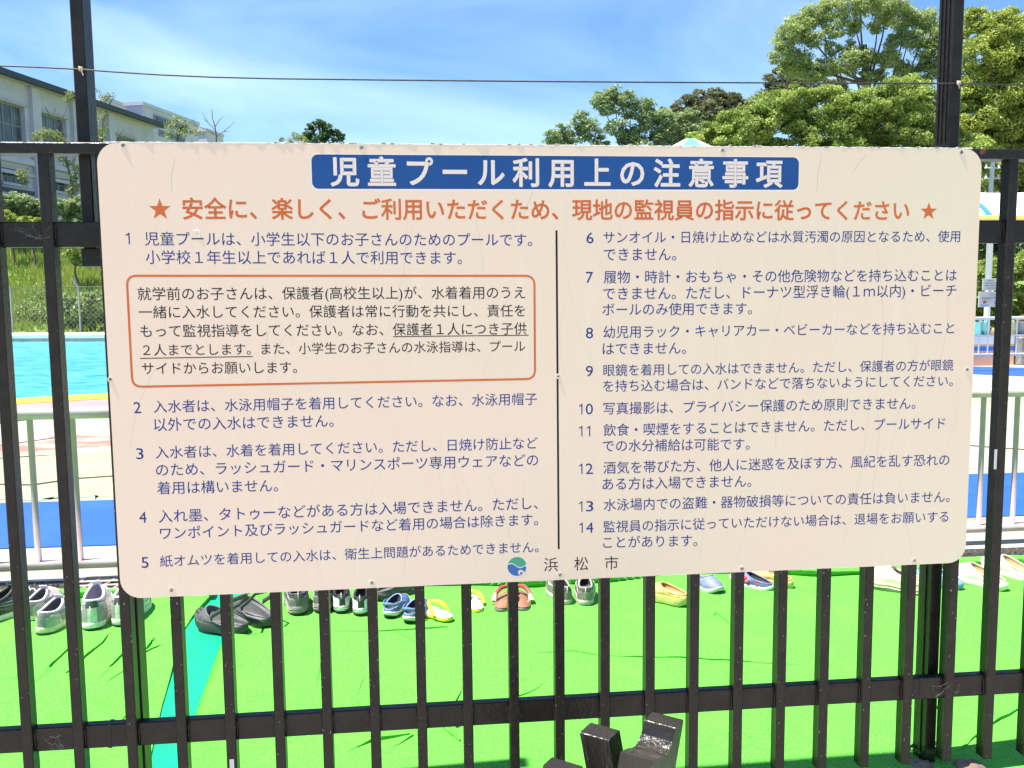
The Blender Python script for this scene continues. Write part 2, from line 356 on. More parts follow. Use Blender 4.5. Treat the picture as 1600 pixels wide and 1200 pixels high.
# creases pressed into the turf: low sharp folds
def creases(name, lines, parent):
    mb = MB()
    for pts, h in lines:
        P = [G(x, y, 0.009) for x, y in pts]; Q = []
        for i in range(len(P)-1):
            m_ = max(2, int(np.linalg.norm(P[i+1]-P[i])/0.02))
            for k in range(m_): Q.append(P[i]+(P[i+1]-P[i])*k/m_)
        Q.append(P[-1]); n = len(Q); vs = []
        for i, p in enumerate(Q):
            t = Q[min(i+1, n-1)]-Q[max(i-1, 0)]; t[2] = 0; t /= np.linalg.norm(t); nn = np.array([-t[1], t[0], 0])
            if nn[1] < 0: nn = -nn
            e = math.sin(math.pi*min(1, max(0, (i+.5)/n)))**0.8; hh = h*.75*e*(0.75+0.35*math.sin(i*1.3+len(vs)))
            j = np.array([math.sin(i*.9), math.cos(i*1.7), 0])*0.0015
            p = p+j; b_ = -0.006
            vs += [p-nn*0.0015+np.array([0, 0, b_]), p-nn*0.0028*e+np.array([0, 0, hh]), p+nn*0.003+np.array([0, 0, hh*1.05]), p+nn*0.02*e+np.array([0, 0, b_])]
        fs = []
        for i in range(n-1):
            for k in range(3): fs.append((i*4+k, i*4+4+k, i*4+5+k, i*4+1+k))
        mb.add(vs, fs)
    o = mb.build(name, turf_m, parent, smooth=False); return tag(o, kind='stuff')
creases('fold', [([(32, 1095), (50, 1072), (72, 1045), (97, 1020), (112, 1008)], .0045), ([(104, 1050), (118, 1037), (135, 1022), (158, 1003), (170, 990)], .004), ([(138, 1080), (152, 1063), (170, 1040), (190, 1022), (204, 1012)], .004),
                 ([(146, 1085), (158, 1073), (178, 1058), (196, 1046)], .005), ([(214, 1030), (222, 1018), (236, 1003), (240, 996)], .006), ([(222, 1020), (236, 1012), (252, 1008), (270, 1003)], .0045),
                 ([(165, 1160), (180, 1140), (194, 1120), (206, 1108)], .003), ([(2, 1120), (12, 1110), (30, 1090), (44, 1078)], .003), ([(205, 1060), (225, 1058), (268, 1052)], .003), ([(20, 1060), (34, 1040), (44, 1020)], .002), ([(60, 1130), (84, 1100), (100, 1072)], .0025)], tl)
creases('fold', [([(590, 1034), (650, 1030), (735, 1027), (800, 1023), (862, 1019), (893, 1016), (912, 1020), (940, 1024), (1000, 1026), (1060, 1026), (1140, 1031), (1200, 1036), (1290, 1041), (1420, 1049)], .004),
                 ([(810, 1087), (838, 1076), (852, 1066), (860, 1054)], .005), ([(562, 1020), (568, 1058), (556, 1090), (558, 1108)], .004),
                 ([(498, 1035), (491, 1080), (480, 1112)], .004), ([(524, 1183), (552, 1170), (582, 1158), (640, 1146)], .012), ([(480, 1199), (510, 1190), (545, 1182)], .006),
                 ([(598, 1176), (622, 1162), (646, 1148)], .007), ([(1100, 934), (1120, 957), (1160, 990), (1200, 1020)], .003),
                 ([(1275, 884), (1300, 905), (1335, 943), (1360, 948), (1410, 954), (1460, 955), (1520, 960), (1560, 968), (1610, 980)], .004),
                 ([(1498, 1172), (1525, 1148), (1545, 1130), (1570, 1118), (1605, 1098)], .005), ([(618, 985), (650, 1003), (700, 1018)], .003),
                 ([(430, 987), (520, 987), (600, 985), (700, 978)], .003), ([(540, 985), (545, 1003)], .004), ([(770, 1096), (800, 1091)], .005),
                 ([(1110, 945), (1118, 960)], .002), ([(430, 1070), (415, 1110)], .003), ([(1300, 1060), (1340, 1085)], .002), ([(706, 937), (718, 925)], .005)]+[([(x_, y_), (x_+rng.uniform(-20, 20), y_+rng.uniform(8, 30)), (x_+rng.uniform(-60, 45), y_+rng.uniform(35, 70))], rng.uniform(.0008, .0016)) for x_, y_ in zip(rng.uniform(420, 1600, 16), rng.uniform(975, 1110, 16))], tr)
# dark joint between turf and concrete, pale concrete strip behind it
gutter_m = mat('dark_gravel_joint', (0.03, 0.027, 0.024), 0.9, (0.16, 0.14, 0.12), 90, 1.0, 120, lo=.5, hi=.7)
def along(px0, py0, px1, py1, ext=4):
    p, q = G(px0, py0)[:2], G(px1, py1)[:2]; d = (q-p)/np.linalg.norm(q-p); return p-d*ext, q+d*ext
e0 = along(0, 926, 1600, 876); e1 = along(0, 911, 1600, 855)
sheet('drain_joint', [e0[0], e0[1], e1[1], e1[0]], 0.0, gutter_m)
mb = MB(); d_ = (e1[1]-e0[1]); L0, L1 = (e0[0]+e1[0])/2, (e0[1]+e1[1])/2; nS = 900; dd = (L1-L0)
vs = []; fs = []
for i in range(nS):                       # crumbs lying in the joint
    t_ = rng.uniform(.1, .9); off = rng.uniform(-.42, .42); p = L0+dd*t_+ (e1[0]-e0[0])*off; s_ = rng.uniform(.004, .012)
    a_ = rng.uniform(0, 6.28); c_, n2 = math.cos(a_)*s_, math.sin(a_)*s_; k = len(vs)
    vs += [(p[0]+c_, p[1]+n2, 0), (p[0]-n2, p[1]+c_, 0), (p[0]-c_, p[1]-n2, 0), (p[0]+n2, p[1]-c_, 0), (p[0]+c_*.2, p[1], s_*1.1)]
    fs += [(k, k+1, k+4), (k+1, k+2, k+4), (k+2, k+3, k+4), (k+3, k, k+4)]
tag(mb.add(vs, fs).build('gravel', gutter_m), 'dark crumbs lying in the joint behind the turf', 'gravel', kind='stuff')
strip_m = mat('worn_green_concrete', (0.30, 0.31, 0.24), 0.85, (0.40, 0.35, 0.27), 5, 0.3, 60)
e2 = along(0, 868, 1600, 812)
e1b = along(0, 906, 1600, 851)
sheet('concrete_strip', [e1b[0], e1b[1], e2[1], e2[0]], 0.0, strip_m)
white_line = mat('white_edge_paint', (0.55, 0.55, 0.52), 0.7, (0.4, 0.4, 0.36), 25)
sheet('edge_line', [e1[0], e1[1], e1b[1], e1b[0]], 0.001, white_line)
for pts in ([(0, 757), (50, 758), (120, 748), (178, 744)], [(1510, 696), (1560, 700), (1620, 704)]):     # crack in the deck
    c_ = [G(x, y, 0.0) for x, y in pts]; mbk = MB().tube(c_, 0.007, 5)
    tag(mbk.build('deck_joint', mat('crack_dark', (0.09, 0.07, 0.05), 0.9)), kind='structure')
# drain grating
gt = thing('drain_grating', 'pale metal drain grating lying behind the white sneakers', 'grating', tuple(G(150, 915)))
gm = mat('pale_grating', (0.62, 0.52, 0.42), 0.6, (0.4, 0.33, 0.27), 40)
P00, P10, P01, P11 = [np.array(G(x, y))-np.array(G(150, 915)) for x, y in ((95, 928), (300, 920), (135, 907), (330, 899))]
tag(MB().add([(*P00[:2], .002), (*P10[:2], .002), (*P11[:2], .002), (*P01[:2], .002)], [(0, 1, 2, 3)]).build('pit', black, gt))
for k in range(9):
    u = k/8; a_, b_ = P00+(P10-P00)*u, P01+(P11-P01)*u
    MB().tube([a_+[0, 0, .008], b_+[0, 0, .008]], .0045, 4).build('grating_bar', gm, gt)
for k in range(4):
    u = k/3; a_, b_ = P00+(P01-P00)*u, P10+(P11-P10)*u
    MB().tube([a_+[0, 0, .011], b_+[0, 0, .011]], .0045, 4).build('grating_bar', gm, gt)

# ------------------------------------------------------------------ white pool railing
zb = 0.07
RA, RB = G(50, 884, zb), G(1540, 825, zb); rd = (RB-RA); rd /= np.linalg.norm(rd); rlen = np.linalg.norm(RB-RA)
def rail_z(px, py):      # height at which the sight line meets the upright plane of the railing
    d = ray(px, py); nrm = np.array([-rd[1], rd[0], 0]); t_ = np.dot(nrm, RA-CAM)/np.dot(nrm, d); return CAM+d*t_
zt = (rail_z(50, 646)[2]+rail_z(1540, 615)[2])/2
rg = thing('pool_railing', 'low white railing with grey balusters between turf and pool deck', 'railing', (0, 0, 0))
for nm, z_, r_ in (('bottom_rail', zb, .019), ('top_rail', zt, .0215)):
    A_, B_ = RA-rd*2.5, RB+rd*2.5; A_[2] = B_[2] = z_
    MB().tube([A_, B_], r_, 14).build(nm, white_rail, rg, True)
bal = None; s0 = np.dot(rail_z(53, 760)-RA, rd); s1 = np.dot(rail_z(119, 760)-RA, rd); sp = s1-s0; k0 = -14
k = k0
while s0+k*sp < rlen+2.4:
    p = RA+rd*(s0+k*sp)
    if bal is None:
        bal = MB().tube([(0, 0, zb+.01), (0, 0, zt-.015)], .0115, 10).build('baluster', grey_post, rg, True); o = bal
    else: o = link(bal.copy(), rg)
    o.location = (p[0], p[1], 0); k += 1
for s_ in (-2.2, 0.9, rlen*.5+.6, rlen+2.2):
    p = RA+rd*s_; MB().tube([(p[0], p[1], 0), (p[0], p[1], zt-.01)], .019, 10).build('post', white_rail, rg, True)

# ------------------------------------------------------------------ black picket fence in the foreground
SIGNZ = 0.9478; BX0, BSP, BW = -0.905, 0.0985, 0.0208
ZT0, ZT1 = 1.376, 1.397
fence = thing('picket_fence', 'dark brown steel picket fence carrying the large rules sign', 'fence', (0, 0, 0))
for nm, z0, z1, y0, y1, m in (('top_rail', ZT0, ZT1, .0018, .046, brown_rust), ('middle_rail', 1.2, 1.248, .014, .035, brown), ('bottom_rail', .181, .231, .014, .035, brown)):
    MB().bbox(-3.2, 3.2, y0, y1, z0, z1, .002).build(nm, m, fence)
proto = None
for k in range(-18, 38):
    xk = BX0+BSP*k
    if k < 0: xk -= .0075
    if xk < -3.1 or xk > 3.1: continue
    if proto is None: proto = MB().bbox(0, BW, .003, .034, .034, ZT0+.0015, .0018).build('bar', brown, fence); o = proto
    else: o = link(proto.copy(), fence)
    o.location = (xk+rng.uniform(-.0006, .0006), 0, 0)
def post(x0, x1, y0, y1, z0, z1, name='post', rib=False):
    mb = MB().bbox(x0, x1, y0, y1, z0, z1, .002)
    o = mb.build(name, brown, fence)
    if rib:
        for yr, za_ in ((y0+.012, 1.42), (y0+.027, 1.42), (y0+.041, 1.42), (y0+.022, .01)):
            MB().box(x0-.0025, x0-.0005, yr-.002, yr+.002, za_, z1-.002 if za_ > 1 else 1.3).build('rib', brown, o)
    return o
post(-.905, -.883, .041, .088, -.01, ZT0-.002)                 # post behind the bar at the sign's left end
pl = V(120, 215, .05); pr = V(140, 215, .05)
post(pl[0], pr[0], .05, .10, V(151, 413, .05)[2], 2.3, 'extension_post')
MB().bbox(pl[0]-.004, pr[0]+.012, .0465, .104, V(151, 413, .05)[2]-.004, V(151, 388, .05)[2], .002).build('bracket', brown, fence)
ql = V(1485.5, 120, .048); qr = V(1503, 120, .048)
post(ql[0], qr[0], .048, .102, -.01, 2.3, 'extension_post', True)
for s_ in (-1, 1):                                              # the run goes on past the frame
    post(1.75*s_+(-.5 if s_ < 0 else .8), 1.75*s_+(-.5 if s_ < 0 else .8)+.025, .041, .09, -.01, 2.3, 'extension_post')
# rail joints (sleeves) beside the posts
for (xa, za, h_) in ((V(168, 1160)[0], .206, .029), (V(1444, 1085)[0], .206, .029), (V(95, 230)[0], 1.3865, .013)):
    MB().bbox(xa-.004, xa+.004, .0132 if h_ > .02 else .0052, .0358 if h_ > .02 else .0468, za-h_+.003, za+h_-.003, .0008).build('sleeve', brown_rust if h_ < .02 else brown, fence)
# bright worn patches / stickers on bars
st_m = mat('worn_sticker', (0.55, 0.55, 0.52), 0.6)
for (px, py, w_, h_) in ((1556.5, 718, .006, .044), (362, 1195, .009, .02)):
    p = V(px, py); MB().box(p[0]-w_/2, p[0]+w_/2, .0018, .0025, p[2]-h_/2, p[2]+h_/2).build('sticker', st_m, fence)
# chipped paint along the bar edges and spatter
chip_m = mat('paint_chip', (0.30, 0.26, 0.22), 0.8, (0.22, 0.09, 0.04), 40); mbq = MB()
for i in range(420):
    k = rng.integers(-3, 22); xk = BX0+BSP*k-(.0075 if k < 0 else 0); z = rng.uniform(.04, 1.36); s1 = rng.uniform(.0004, .0011); s2 = s1*rng.uniform(.7, 3)
    x = xk+(rng.uniform(.001, BW-.001) if i % 3 else rng.choice([.0012, BW-.0012]))
    if -.9 < x < .9 and z > .5: z = rng.uniform(.04, .5)
    mbq.add([(x-s1, .0026, z-s2), (x+s1, .0026, z-s2*.6), (x+s1*.7, .0026, z+s2), (x-s1*.8, .0026, z+s2*.7)], [(0, 1, 2, 3)])
tag(mbq.build('paint_chip', chip_m, fence), kind='stuff')
# weld beads where bars cross the rails
weld_p = None
for k in range(-4, 22):
    xk = BX0+BSP*k-(.0075 if k < 0 else 0)
    for zc in (.206, 1.224):
        if zc > 1 and -.9 < xk < .88: continue
        for sx in (-.0012, BW+.0012):
            if weld_p is None: weld_p = MB().tube([(0, .0135, -.021), (.0004, .0125, -.007), (-.0004, .0128, .006), (0, .0135, .020)], .0022, 6).build('weld_bead', brown, fence, True); o = weld_p
            else: o = link(weld_p.copy(), fence)
            o.location = (xk+sx, 0, zc)
# cobwebs
web_m = mat('cobweb', (0.20, 0.20, 0.19), 0.6); mbw = MB()
for cx, cy, n in ((88, 1160, 9), (1478, 1080, 12), (100, 1172, 5), (62, 365, 8), (40, 360, 6)):
    for i in range(n):
        a_ = V(cx+rng.uniform(-22, 22), cy+rng.uniform(-14, 14), .006); b_ = V(cx+rng.uniform(-22, 22), cy+rng.uniform(-14, 14), .002); m_ = (a_+b_)/2; m_[2] -= .004
        mbw.tube([a_, m_, b_], .00011, 3)
tag(mbw.build('cobweb', web_m, fence), kind='stuff')
# tie wire stretched across the extension posts
wire = thing('tie_wire', 'thin rusty wire stretched across the tops of the posts above the sign', 'wire', (0, 0, 0))
wm_ = mat('galvanised_wire', (0.012, 0.010, 0.010), 0.55, (0.05, 0.04, 0.035), 60)
pts = [V(x, y, .046) for x, y in ((-700, 92), (-300, 96), (0, 103), (60, 105), (126, 108.5), (180, 112.5), (250, 117), (330, 120.5), (430, 123), (600, 125), (800, 127), (1000, 128.5), (1200, 129.5), (1350, 130), (1490, 130.5), (1560, 132), (1700, 136), (2200, 140))]
MB().tube(pts, .0016, 6).build('strand', wm_, wire, True)
knot_m = mat('twisted_tie', (0.62, 0.48, 0.38), 0.5)
for (x, y) in ((127, 108), (1497, 130)):
    c_ = V(x, y, .043); mbk = MB()
    mbk.tube([c_+np.array([.0035*math.cos(t_*1.5), -.003+.003*math.sin(t_*1.5), .0035*math.sin(t_*.9)]) for t_ in range(12)], .0014, 5)
    mbk.tube([c_, c_+np.array([.003, -.002, -.012])], .0013, 4)
    mbk.build('knot', knot_m, wire, True)

# ------------------------------------------------------------------ the sign
def S(px, py):                     # sight line -> sign face coordinates (x, z relative to the sign centre)
    p = V(px, py, 0.0); return np.array([p[0], p[2]-SIGNZ])
sign = thing('rules_sign', 'large cream Japanese pool rules sign screwed to the picket fence', 'sign', (0, 0, SIGNZ))
def rrect(x0, x1, z0, z1, r, n=8):
    pts = []
    for cx, cz, a0 in ((x1-r, z0+r, -90), (x1-r, z1-r, 0), (x0+r, z1-r, 90), (x0+r, z0+r, 180)):
        for k in range(n+1): a_ = R(a0+90*k/n); pts.append((cx+r*math.cos(a_), cz+r*math.sin(a_)))
    return pts
def flat(name, poly, y, m, parent, thick=0.0):
    mb = MB(); n = len(poly)
    mb.add([(p[0], y, p[1]) for p in poly], [tuple(range(n))])
    if thick:
        mb.add([(p[0], y+thick, p[1]) for p in poly], [tuple(reversed(range(n)))])
        mb.f += [(i, (i+1) % n, n+(i+1) % n, n+i) for i in range(n)]
    return mb.build(name, m, parent)
# aged cream board: blotches, faint vertical streaks
bm_ = bpy.data.materials.new('aged_cream_board'); bm_.use_nodes = True; n = bm_.node_tree; b = n.nodes['Principled BSDF']
b.inputs['Roughness'].default_value = 0.42; b.inputs['Specular IOR Level'].default_value = 0.35
tc = n.nodes.new('ShaderNodeTexCoord')
def nzx(scale, st, lo, hi, tomax=1.0):
    mp_ = n.nodes.new('ShaderNodeMapping'); mp_.inputs['Scale'].default_value = st; n.links.new(tc.outputs['Object'], mp_.inputs['Vector'])
    t_ = n.nodes.new('ShaderNodeTexNoise'); t_.inputs['Scale'].default_value = scale; t_.inputs['Detail'].default_value = 5; n.links.new(mp_.outputs['Vector'], t_.inputs['Vector'])
    r_ = n.nodes.new('ShaderNodeMapRange'); r_.inputs['From Min'].default_value = lo; r_.inputs['From Max'].default_value = hi; r_.inputs['To Max'].default_value = tomax
    n.links.new(t_.outputs['Fac'], r_.inputs['Value']); return r_.outputs['Result']
def mixc(fac, a_, b_):
    x = n.nodes.new('ShaderNodeMix'); x.data_type = 'RGBA'; n.links.new(fac, x.inputs['Factor'])
    if isinstance(a_, tuple): x.inputs['A'].default_value = (*a_, 1)
    else: n.links.new(a_, x.inputs['A'])
    x.inputs['B'].default_value = (*b_, 1); return x.outputs['Result']
sepx = n.nodes.new('ShaderNodeSeparateXYZ'); n.links.new(tc.outputs['Object'], sepx.inputs[0])
rx_ = n.nodes.new('ShaderNodeMapRange'); rx_.inputs['From Min'].default_value = -.9; rx_.inputs['From Max'].default_value = .9; n.links.new(sepx.outputs['X'], rx_.inputs['Value'])
c0 = mixc(rx_.outputs['Result'], (0.79, 0.615, 0.475), (0.73, 0.64, 0.455))     # lens and white-balance tint put into the colour: pinkish left, yellower right
c1 = mixc(nzx(1.6, (1, 1, 1.4), .4, .65, .6), c0, (0.81, 0.585, 0.465))
c1b = mixc(nzx(1.1, (1, 1, 1.0), .45, .7, .5), c1, (0.78, 0.665, 0.50))
c2 = mixc(nzx(9, (3.5, 1, .35), .58, .75, .35), c1b, (0.79, 0.68, 0.55))
c3 = mixc(nzx(260, (1, 1, 1), .74, .78, .55), c2, (0.45, 0.38, 0.30))
n.links.new(c3, b.inputs['Base Color'])
flat('board', rrect(-.9, .9, -.449, .449, .04), 0.0, bm_, sign, .0028)
navy = mat('navy_print', (0.008, 0.034, 0.20), 0.5, spec=.25); navy2 = mat('blue_header_print', (0.008, 0.062, 0.22), 0.5, (0.012, 0.075, 0.25), 6, spec=.25)
blk = mat('black_print', (0.008, 0.007, 0.014), 0.5, spec=.25); orange = mat('vermilion_print', (0.56, 0.12, 0.03), 0.5, (0.60, 0.155, 0.035), 5, spec=.3)
pale_print = mat('cream_print', (0.74, 0.64, 0.56), 0.5, spec=.3)
halo = mat('pale_outline_print', (0.80, 0.70, 0.61), 0.5, spec=.3)
# header bar
tl_, tr_, br_, bl_ = S(487, 240), S(1248, 247), S(1248, 297.5), S(487, 294)
hx0, hx1, hz0, hz1 = (tl_[0]+bl_[0])/2, (tr_[0]+br_[0])/2, (bl_[1]+br_[1])/2, (tl_[1]+tr_[1])/2
flat('header_outline', rrect(hx0-.002, hx1+.002, hz0-.0035, hz1+.002, .014), -.00003, halo, sign)
flat('header_bar', rrect(hx0, hx1, hz0, hz1, .0125), -.00006, navy2, sign)
# lettering
DG = bpy.context.evaluated_depsgraph_get
tcur = bpy.data.curves.new('lettering_source', 'FONT'); tob = bpy.data.objects.new('lettering_source', tcur); col.objects.link(tob)
tcur.resolution_u = 3
from mathutils.geometry import delaunay_2d_cdt
def outline_fill(me):       # fill the outlines of a line of text by the even-odd rule
    vs = [Vector(v.co[:2]) for v in me.vertices]; es = [tuple(e.vertices) for e in me.edges]
    ov, oe, of, _, _, _ = delaunay_2d_cdt(vs, es, [], 0, 1e-6)
    P = np.array([v[:] for v in ov]); T = np.array([f[:3] for f in of]); Cn = P[T].mean(1)
    A = np.array([vs[e[0]][:] for e in es]); B = np.array([vs[e[1]][:] for e in es])
    cx, cy = Cn[:, 0:1], Cn[:, 1:2]; str_ = (A[None, :, 1] > cy) != (B[None, :, 1] > cy)
    dyy = B[:, 1]-A[:, 1]; dyy[np.abs(dyy) < 1e-12] = 1e-12
    xi = A[None, :, 0]+(cy-A[None, :, 1])/dyy[None]*(B[:, 0]-A[:, 0])[None]
    ins = ((str_ & (xi > cx)).sum(1) % 2) == 1
    ar = (P[T[:, 1]]-P[T[:, 0]]); br = (P[T[:, 2]]-P[T[:, 0]]); sg = ar[:, 0]*br[:, 1]-ar[:, 1]*br[:, 0]
    F_ = [tuple(int(i) for i in (t if g > 0 else t[::-1])) for t, k, g in zip(T, ins, sg) if k and abs(g) > 1e-9]
    return np.concatenate([P, np.zeros((len(P), 1))], 1), F_
def lettering(name, text, x0, x1, yl, yr, m, y=-.00008, off=0.0, rnd=0.0, asp=1.0, hpx=0):
    """one printed line: ink runs from x0 to x1 (surveyed), kanji centred on the line yl..yr"""
    tcur.body = text; tcur.offset = off; tcur.fill_mode = 'NONE' if '童' in text else 'BOTH'; dg = bpy.context.evaluated_depsgraph_get(); dg.update()
    me = bpy.data.meshes.new_from_object(tob.evaluated_get(dg)); nv = len(me.vertices)
    co = np.empty(nv*3); me.vertices.foreach_get('co', co); co = co.reshape(-1, 3)
    faces = [tuple(p.vertices) for p in me.polygons]
    if '童' in text: co, faces = outline_fill(me); nv = len(co)
    V2 = co[:, :2].copy(); fs = faces; vz = np.zeros(nv)
    if rnd > 0:                    # round every stroke end: a small disc on each sharp outward corner, a strip on each edge
        ec = {}
        for f in faces:
            for i in range(len(f)):
                e_ = (f[i], f[(i+1) % len(f)]); ec[e_] = 1
        # collapse duplicates: boundary edges have no reverse
        be = [e_ for e_ in ec if (e_[1], e_[0]) not in ec]
        nx = {}; newv = []; newz = []; nf = []; base = nv
        for a_, b_ in be:
            pa, pb = V2[a_], V2[b_]; d = pb-pa; L = np.linalg.norm(d)
            if L < 1e-6: continue
            d /= L; nn = np.array([d[1], -d[0]])*rnd
            nf.append((base, base+1, base+2, base+3)); base += 4
            newv += [pa, pa+nn, pb+nn, pb]; newz += [1]*4; nx[a_] = (d, b_)
        prv = {b_: (d, a_) for a_, (d, b_) in nx.items()}
        for v_ in nx:
            if v_ in prv:
                d1, d2 = prv[v_][0], nx[v_][0]; cr2 = d1[0]*d2[1]-d1[1]*d2[0]
                if cr2 > 0.12 or np.dot(d1, d2) < 0:
                    K = 10; nf.append(tuple(range(base, base+K))); base += K
                    newv += [V2[v_]+rnd*np.array([math.cos(2*math.pi*k/K), math.sin(2*math.pi*k/K)]) for k in range(K)]; newz += [2]*K
        if newv:
            V2 = np.concatenate([V2, np.array(newv)]); vz = np.concatenate([vz, np.array(newz, float)]); fs = faces+nf
    bpy.data.meshes.remove(me)
    a_, b_ = S(x0, yl), S(x1, yr)
    mn, mxx = V2[:, 0].min(), V2[:, 0].max(); k = (b_[0]-a_[0])/(mxx-mn)
    mid = .365
    if hpx: asp = hpx/pxm(0)/((V2[:, 1].max()-V2[:, 1].min())*k); mid = (V2[:, 1].max()+V2[:, 1].min())/2
    X = a_[0]+(V2[:, 0]-mn)*k; Z = a_[1]+(b_[1]-a_[1])*(V2[:, 0]-mn)/(mxx-mn)+(V2[:, 1]-mid)*k*asp
    vs = np.stack([X, y-vz*.000004, Z], 1)
    me2 = bpy.data.meshes.new(name); me2.from_pydata([tuple(p) for p in vs], [], fs); me2.materials.append(m); me2.update()
    return link(bpy.data.objects.new(name, me2), sign)
lettering('header_lettering', '児 童 プ ー ル 利 用 上 の 注 意 事 項'.replace(' ', '\u2005'), 516, 1223, 268.5, 272, pale_print, y=-.0001, off=0, rnd=.024, asp=1.04)
lettering('notice_lettering', '安全に、楽しく、ご利用いただくため、現地の監視員の指示に従ってください', 285, 1421, 326.5, 329.5, orange, off=0, rnd=.020, asp=1.04)
def star(px, py, r, name='star'):
    c_ = S(px, py); pts = [(c_[0]+(r if k % 2 == 0 else r*.40)*math.sin(math.pi*k/5), c_[1]+(r if k % 2 == 0 else r*.40)*math.cos(math.pi*k/5)) for k in range(10)]
    mb = MB(); mb.add([(p[0], -.00008, p[1]) for p in pts]+[(c_[0], -.00008, c_[1])], [(i, (i+1) % 10, 10) for i in range(10)]); mb.build(name, orange, sign)
star(250, 327.5, .0215); star(1451, 330.5, .0195)
LINES = [
 ('１', 196.5, 204, 372.6, 372.6, navy), ('児童プールは、小学生以下のお子さんのためのプールです。', 226, 831.5, 373.2, 375, navy),
 ('小学校１年生以上であれば１人で利用できます。', 227.7, 721.6, 402.1, 403, navy),
 ('就学前のお子さんは、保護者(高校生以上)が、水着着用のうえ', 215, 820.5, 459.4, 457.2, blk),
 ('一緒に入水してください。保護者は常に行動を共にし、責任を', 216.8, 820.5, 488, 485.6, blk),
 ('もって監視指導をしてください。なお、保護者１人につき子供', 219.4, 822.7, 517.6, 513.6, blk),
 ('２人までとします。また、小学生のお子さんの水泳指導は、プール', 223.3, 820.5, 547.3, 541, blk),
 ('サイドからお願いします。', 221.6, 464, 576, 574, blk),
 ('２', 208.5, 220.6, 636.8, 636.8, navy), ('入水者は、水泳用帽子を着用してください。なお、水泳用帽子', 240, 839.1, 635.7, 623.3, navy),
 ('以外での入水はできません。', 240.4, 521.3, 663.9, 657.5, navy),
 ('３', 212, 225, 708.9, 708.9, navy), ('入水者は、水着を着用してください。ただし、日焼け防止など', 242.8, 840.3, 707.4, 692.2, navy),
 ('のため、ラッシュガード・マリンスポーツ専用ウェアなどの', 243.6, 840.8, 734.7, 718.8, navy), ('着用は構いません。', 245.3, 434.3, 762.8, 758.7, navy),
 ('４', 216.7, 229.6, 808.2, 808.2, navy), ('入れ墨、タトゥーなどがある方は入場できません。ただし、', 247.7, 840.3, 807.2, 786.2, navy),
 ('ワンポイント及びラッシュガードなど着用の場合は除きます。', 250, 840.8, 833.8, 811.8, navy),
 ('５', 220.6, 232.5, 879, 879, navy), ('紙オムツを着用しての入水は、衛生上問題があるためできません。', 250, 841.5, 877.3, 854.6, navy),
 ('６', 916, 927.7, 371.7, 371.7, navy), ('サンオイル・日焼け止めなどは水質汚濁の原因となるため、使用', 942.8, 1500.2, 371, 369.5, navy), ('できません。', 943.3, 1056.6, 397.7, 397.5, navy),
 ('７', 915.7, 926.6, 433.4, 433.4, navy), ('履物・時計・おもちゃ・その他危険物などを持ち込むことは', 943.3, 1495, 433.2, 430, navy),
 ('できません。ただし、ドーナツ型浮き輪(１ｍ以内)・ビーチ', 942.4, 1494.4, 459, 454, navy), ('ボールのみ使用できます。', 941.3, 1175, 484, 482, navy),
 ('８', 915.3, 926.8, 520.3, 520.3, navy), ('幼児用ラック・キャリアカー・ベビーカーなどを持ち込むこと', 942.8, 1491, 519.2, 512.7, navy), ('はできません。', 941.7, 1071.7, 545.2, 543.9, navy),
 ('９', 915.3, 926.6, 580, 580, navy), ('眼鏡を着用しての入水はできません。ただし、保護者の方が眼鏡', 942.8, 1489.6, 579, 570.5, navy),
 ('を持ち込む場合は、バンドなどで落ちないようにしてください。', 942.4, 1489, 603.5, 595, navy),
 ('１０', 902.7, 926.6, 639.2, 639, navy), ('写真撮影は、プライバシー保護のため原則できません。', 942.8, 1430.5, 638.6, 630.2, navy),
 ('１１', 902.7, 924.4, 673.5, 673.3, navy), ('飲食・喫煙をすることはできません。ただし、プールサイド', 942.8, 1477, 672.4, 661.3, navy), ('での水分補給は可能です。', 941.7, 1171.4, 697, 693.8, navy),
 ('１２', 902.7, 926.6, 732.4, 732.2, navy), ('酒気を帯びた方、他人に迷惑を及ぼす方、風紀を乱す恐れの', 942.8, 1483.5, 731.3, 718.5, navy), ('ある方は入場できません。', 941.3, 1174, 756.7, 751.9, navy),
 ('１３', 902.7, 927.2, 791.1, 790.8, navy), ('水泳場内での盗難・器物破損等についての責任は負いません。', 943.3, 1484, 789.4, 776, navy),
 ('１４', 903.2, 927.2, 824.5, 824.2, navy), ('監視員の指示に従っていただけない場合は、退場をお願いする', 942.8, 1482, 823.4, 807.1, navy), ('ことがあります。', 942.4, 1089.7, 847.9, 844.6, navy)]
ones = []
for t_, x0, x1, yl, yr, m_ in LINES:
    num = len(t_) <= 2
    if num:   # item numbers: each digit keeps its own proportions, 17.5 px tall in the photograph
        dig = ''.join(chr(ord(c)-0xFEE0) for c in t_); cw = (x1-x0)/len(dig) if len(dig) == 2 else 0
        for k_, d_ in enumerate(dig):
            if d_ == '1':
                xm = (x0+x1)/2+1.5 if len(dig) == 1 else (x0+6.5 if k_ == 0 else x1-3.0); e_ = np.array(S(xm, yl)); u1 = 1/pxm(0)
                ones.append([tuple(e_+np.array([-4.6, 4.6])*u1), tuple(e_+np.array([-1.6, 6.2])*u1), tuple(e_+np.array([0, 8.4])*u1), tuple(e_+np.array([0, -8.6])*u1)]); continue
            xm = (x0+x1)/2 if len(dig) == 1 else (x0+5.2 if k_ == 0 else x1-5.8)
            hw = {'1': 3.3}.get(d_, 5.7)
            lettering('item_number', d_, xm-hw, xm+hw, yl, yr, m_, off=0, rnd=.003, hpx=17.3)
    else: lettering('text_line', t_, x0, x1, yl, yr, m_, off=0, rnd=.003)
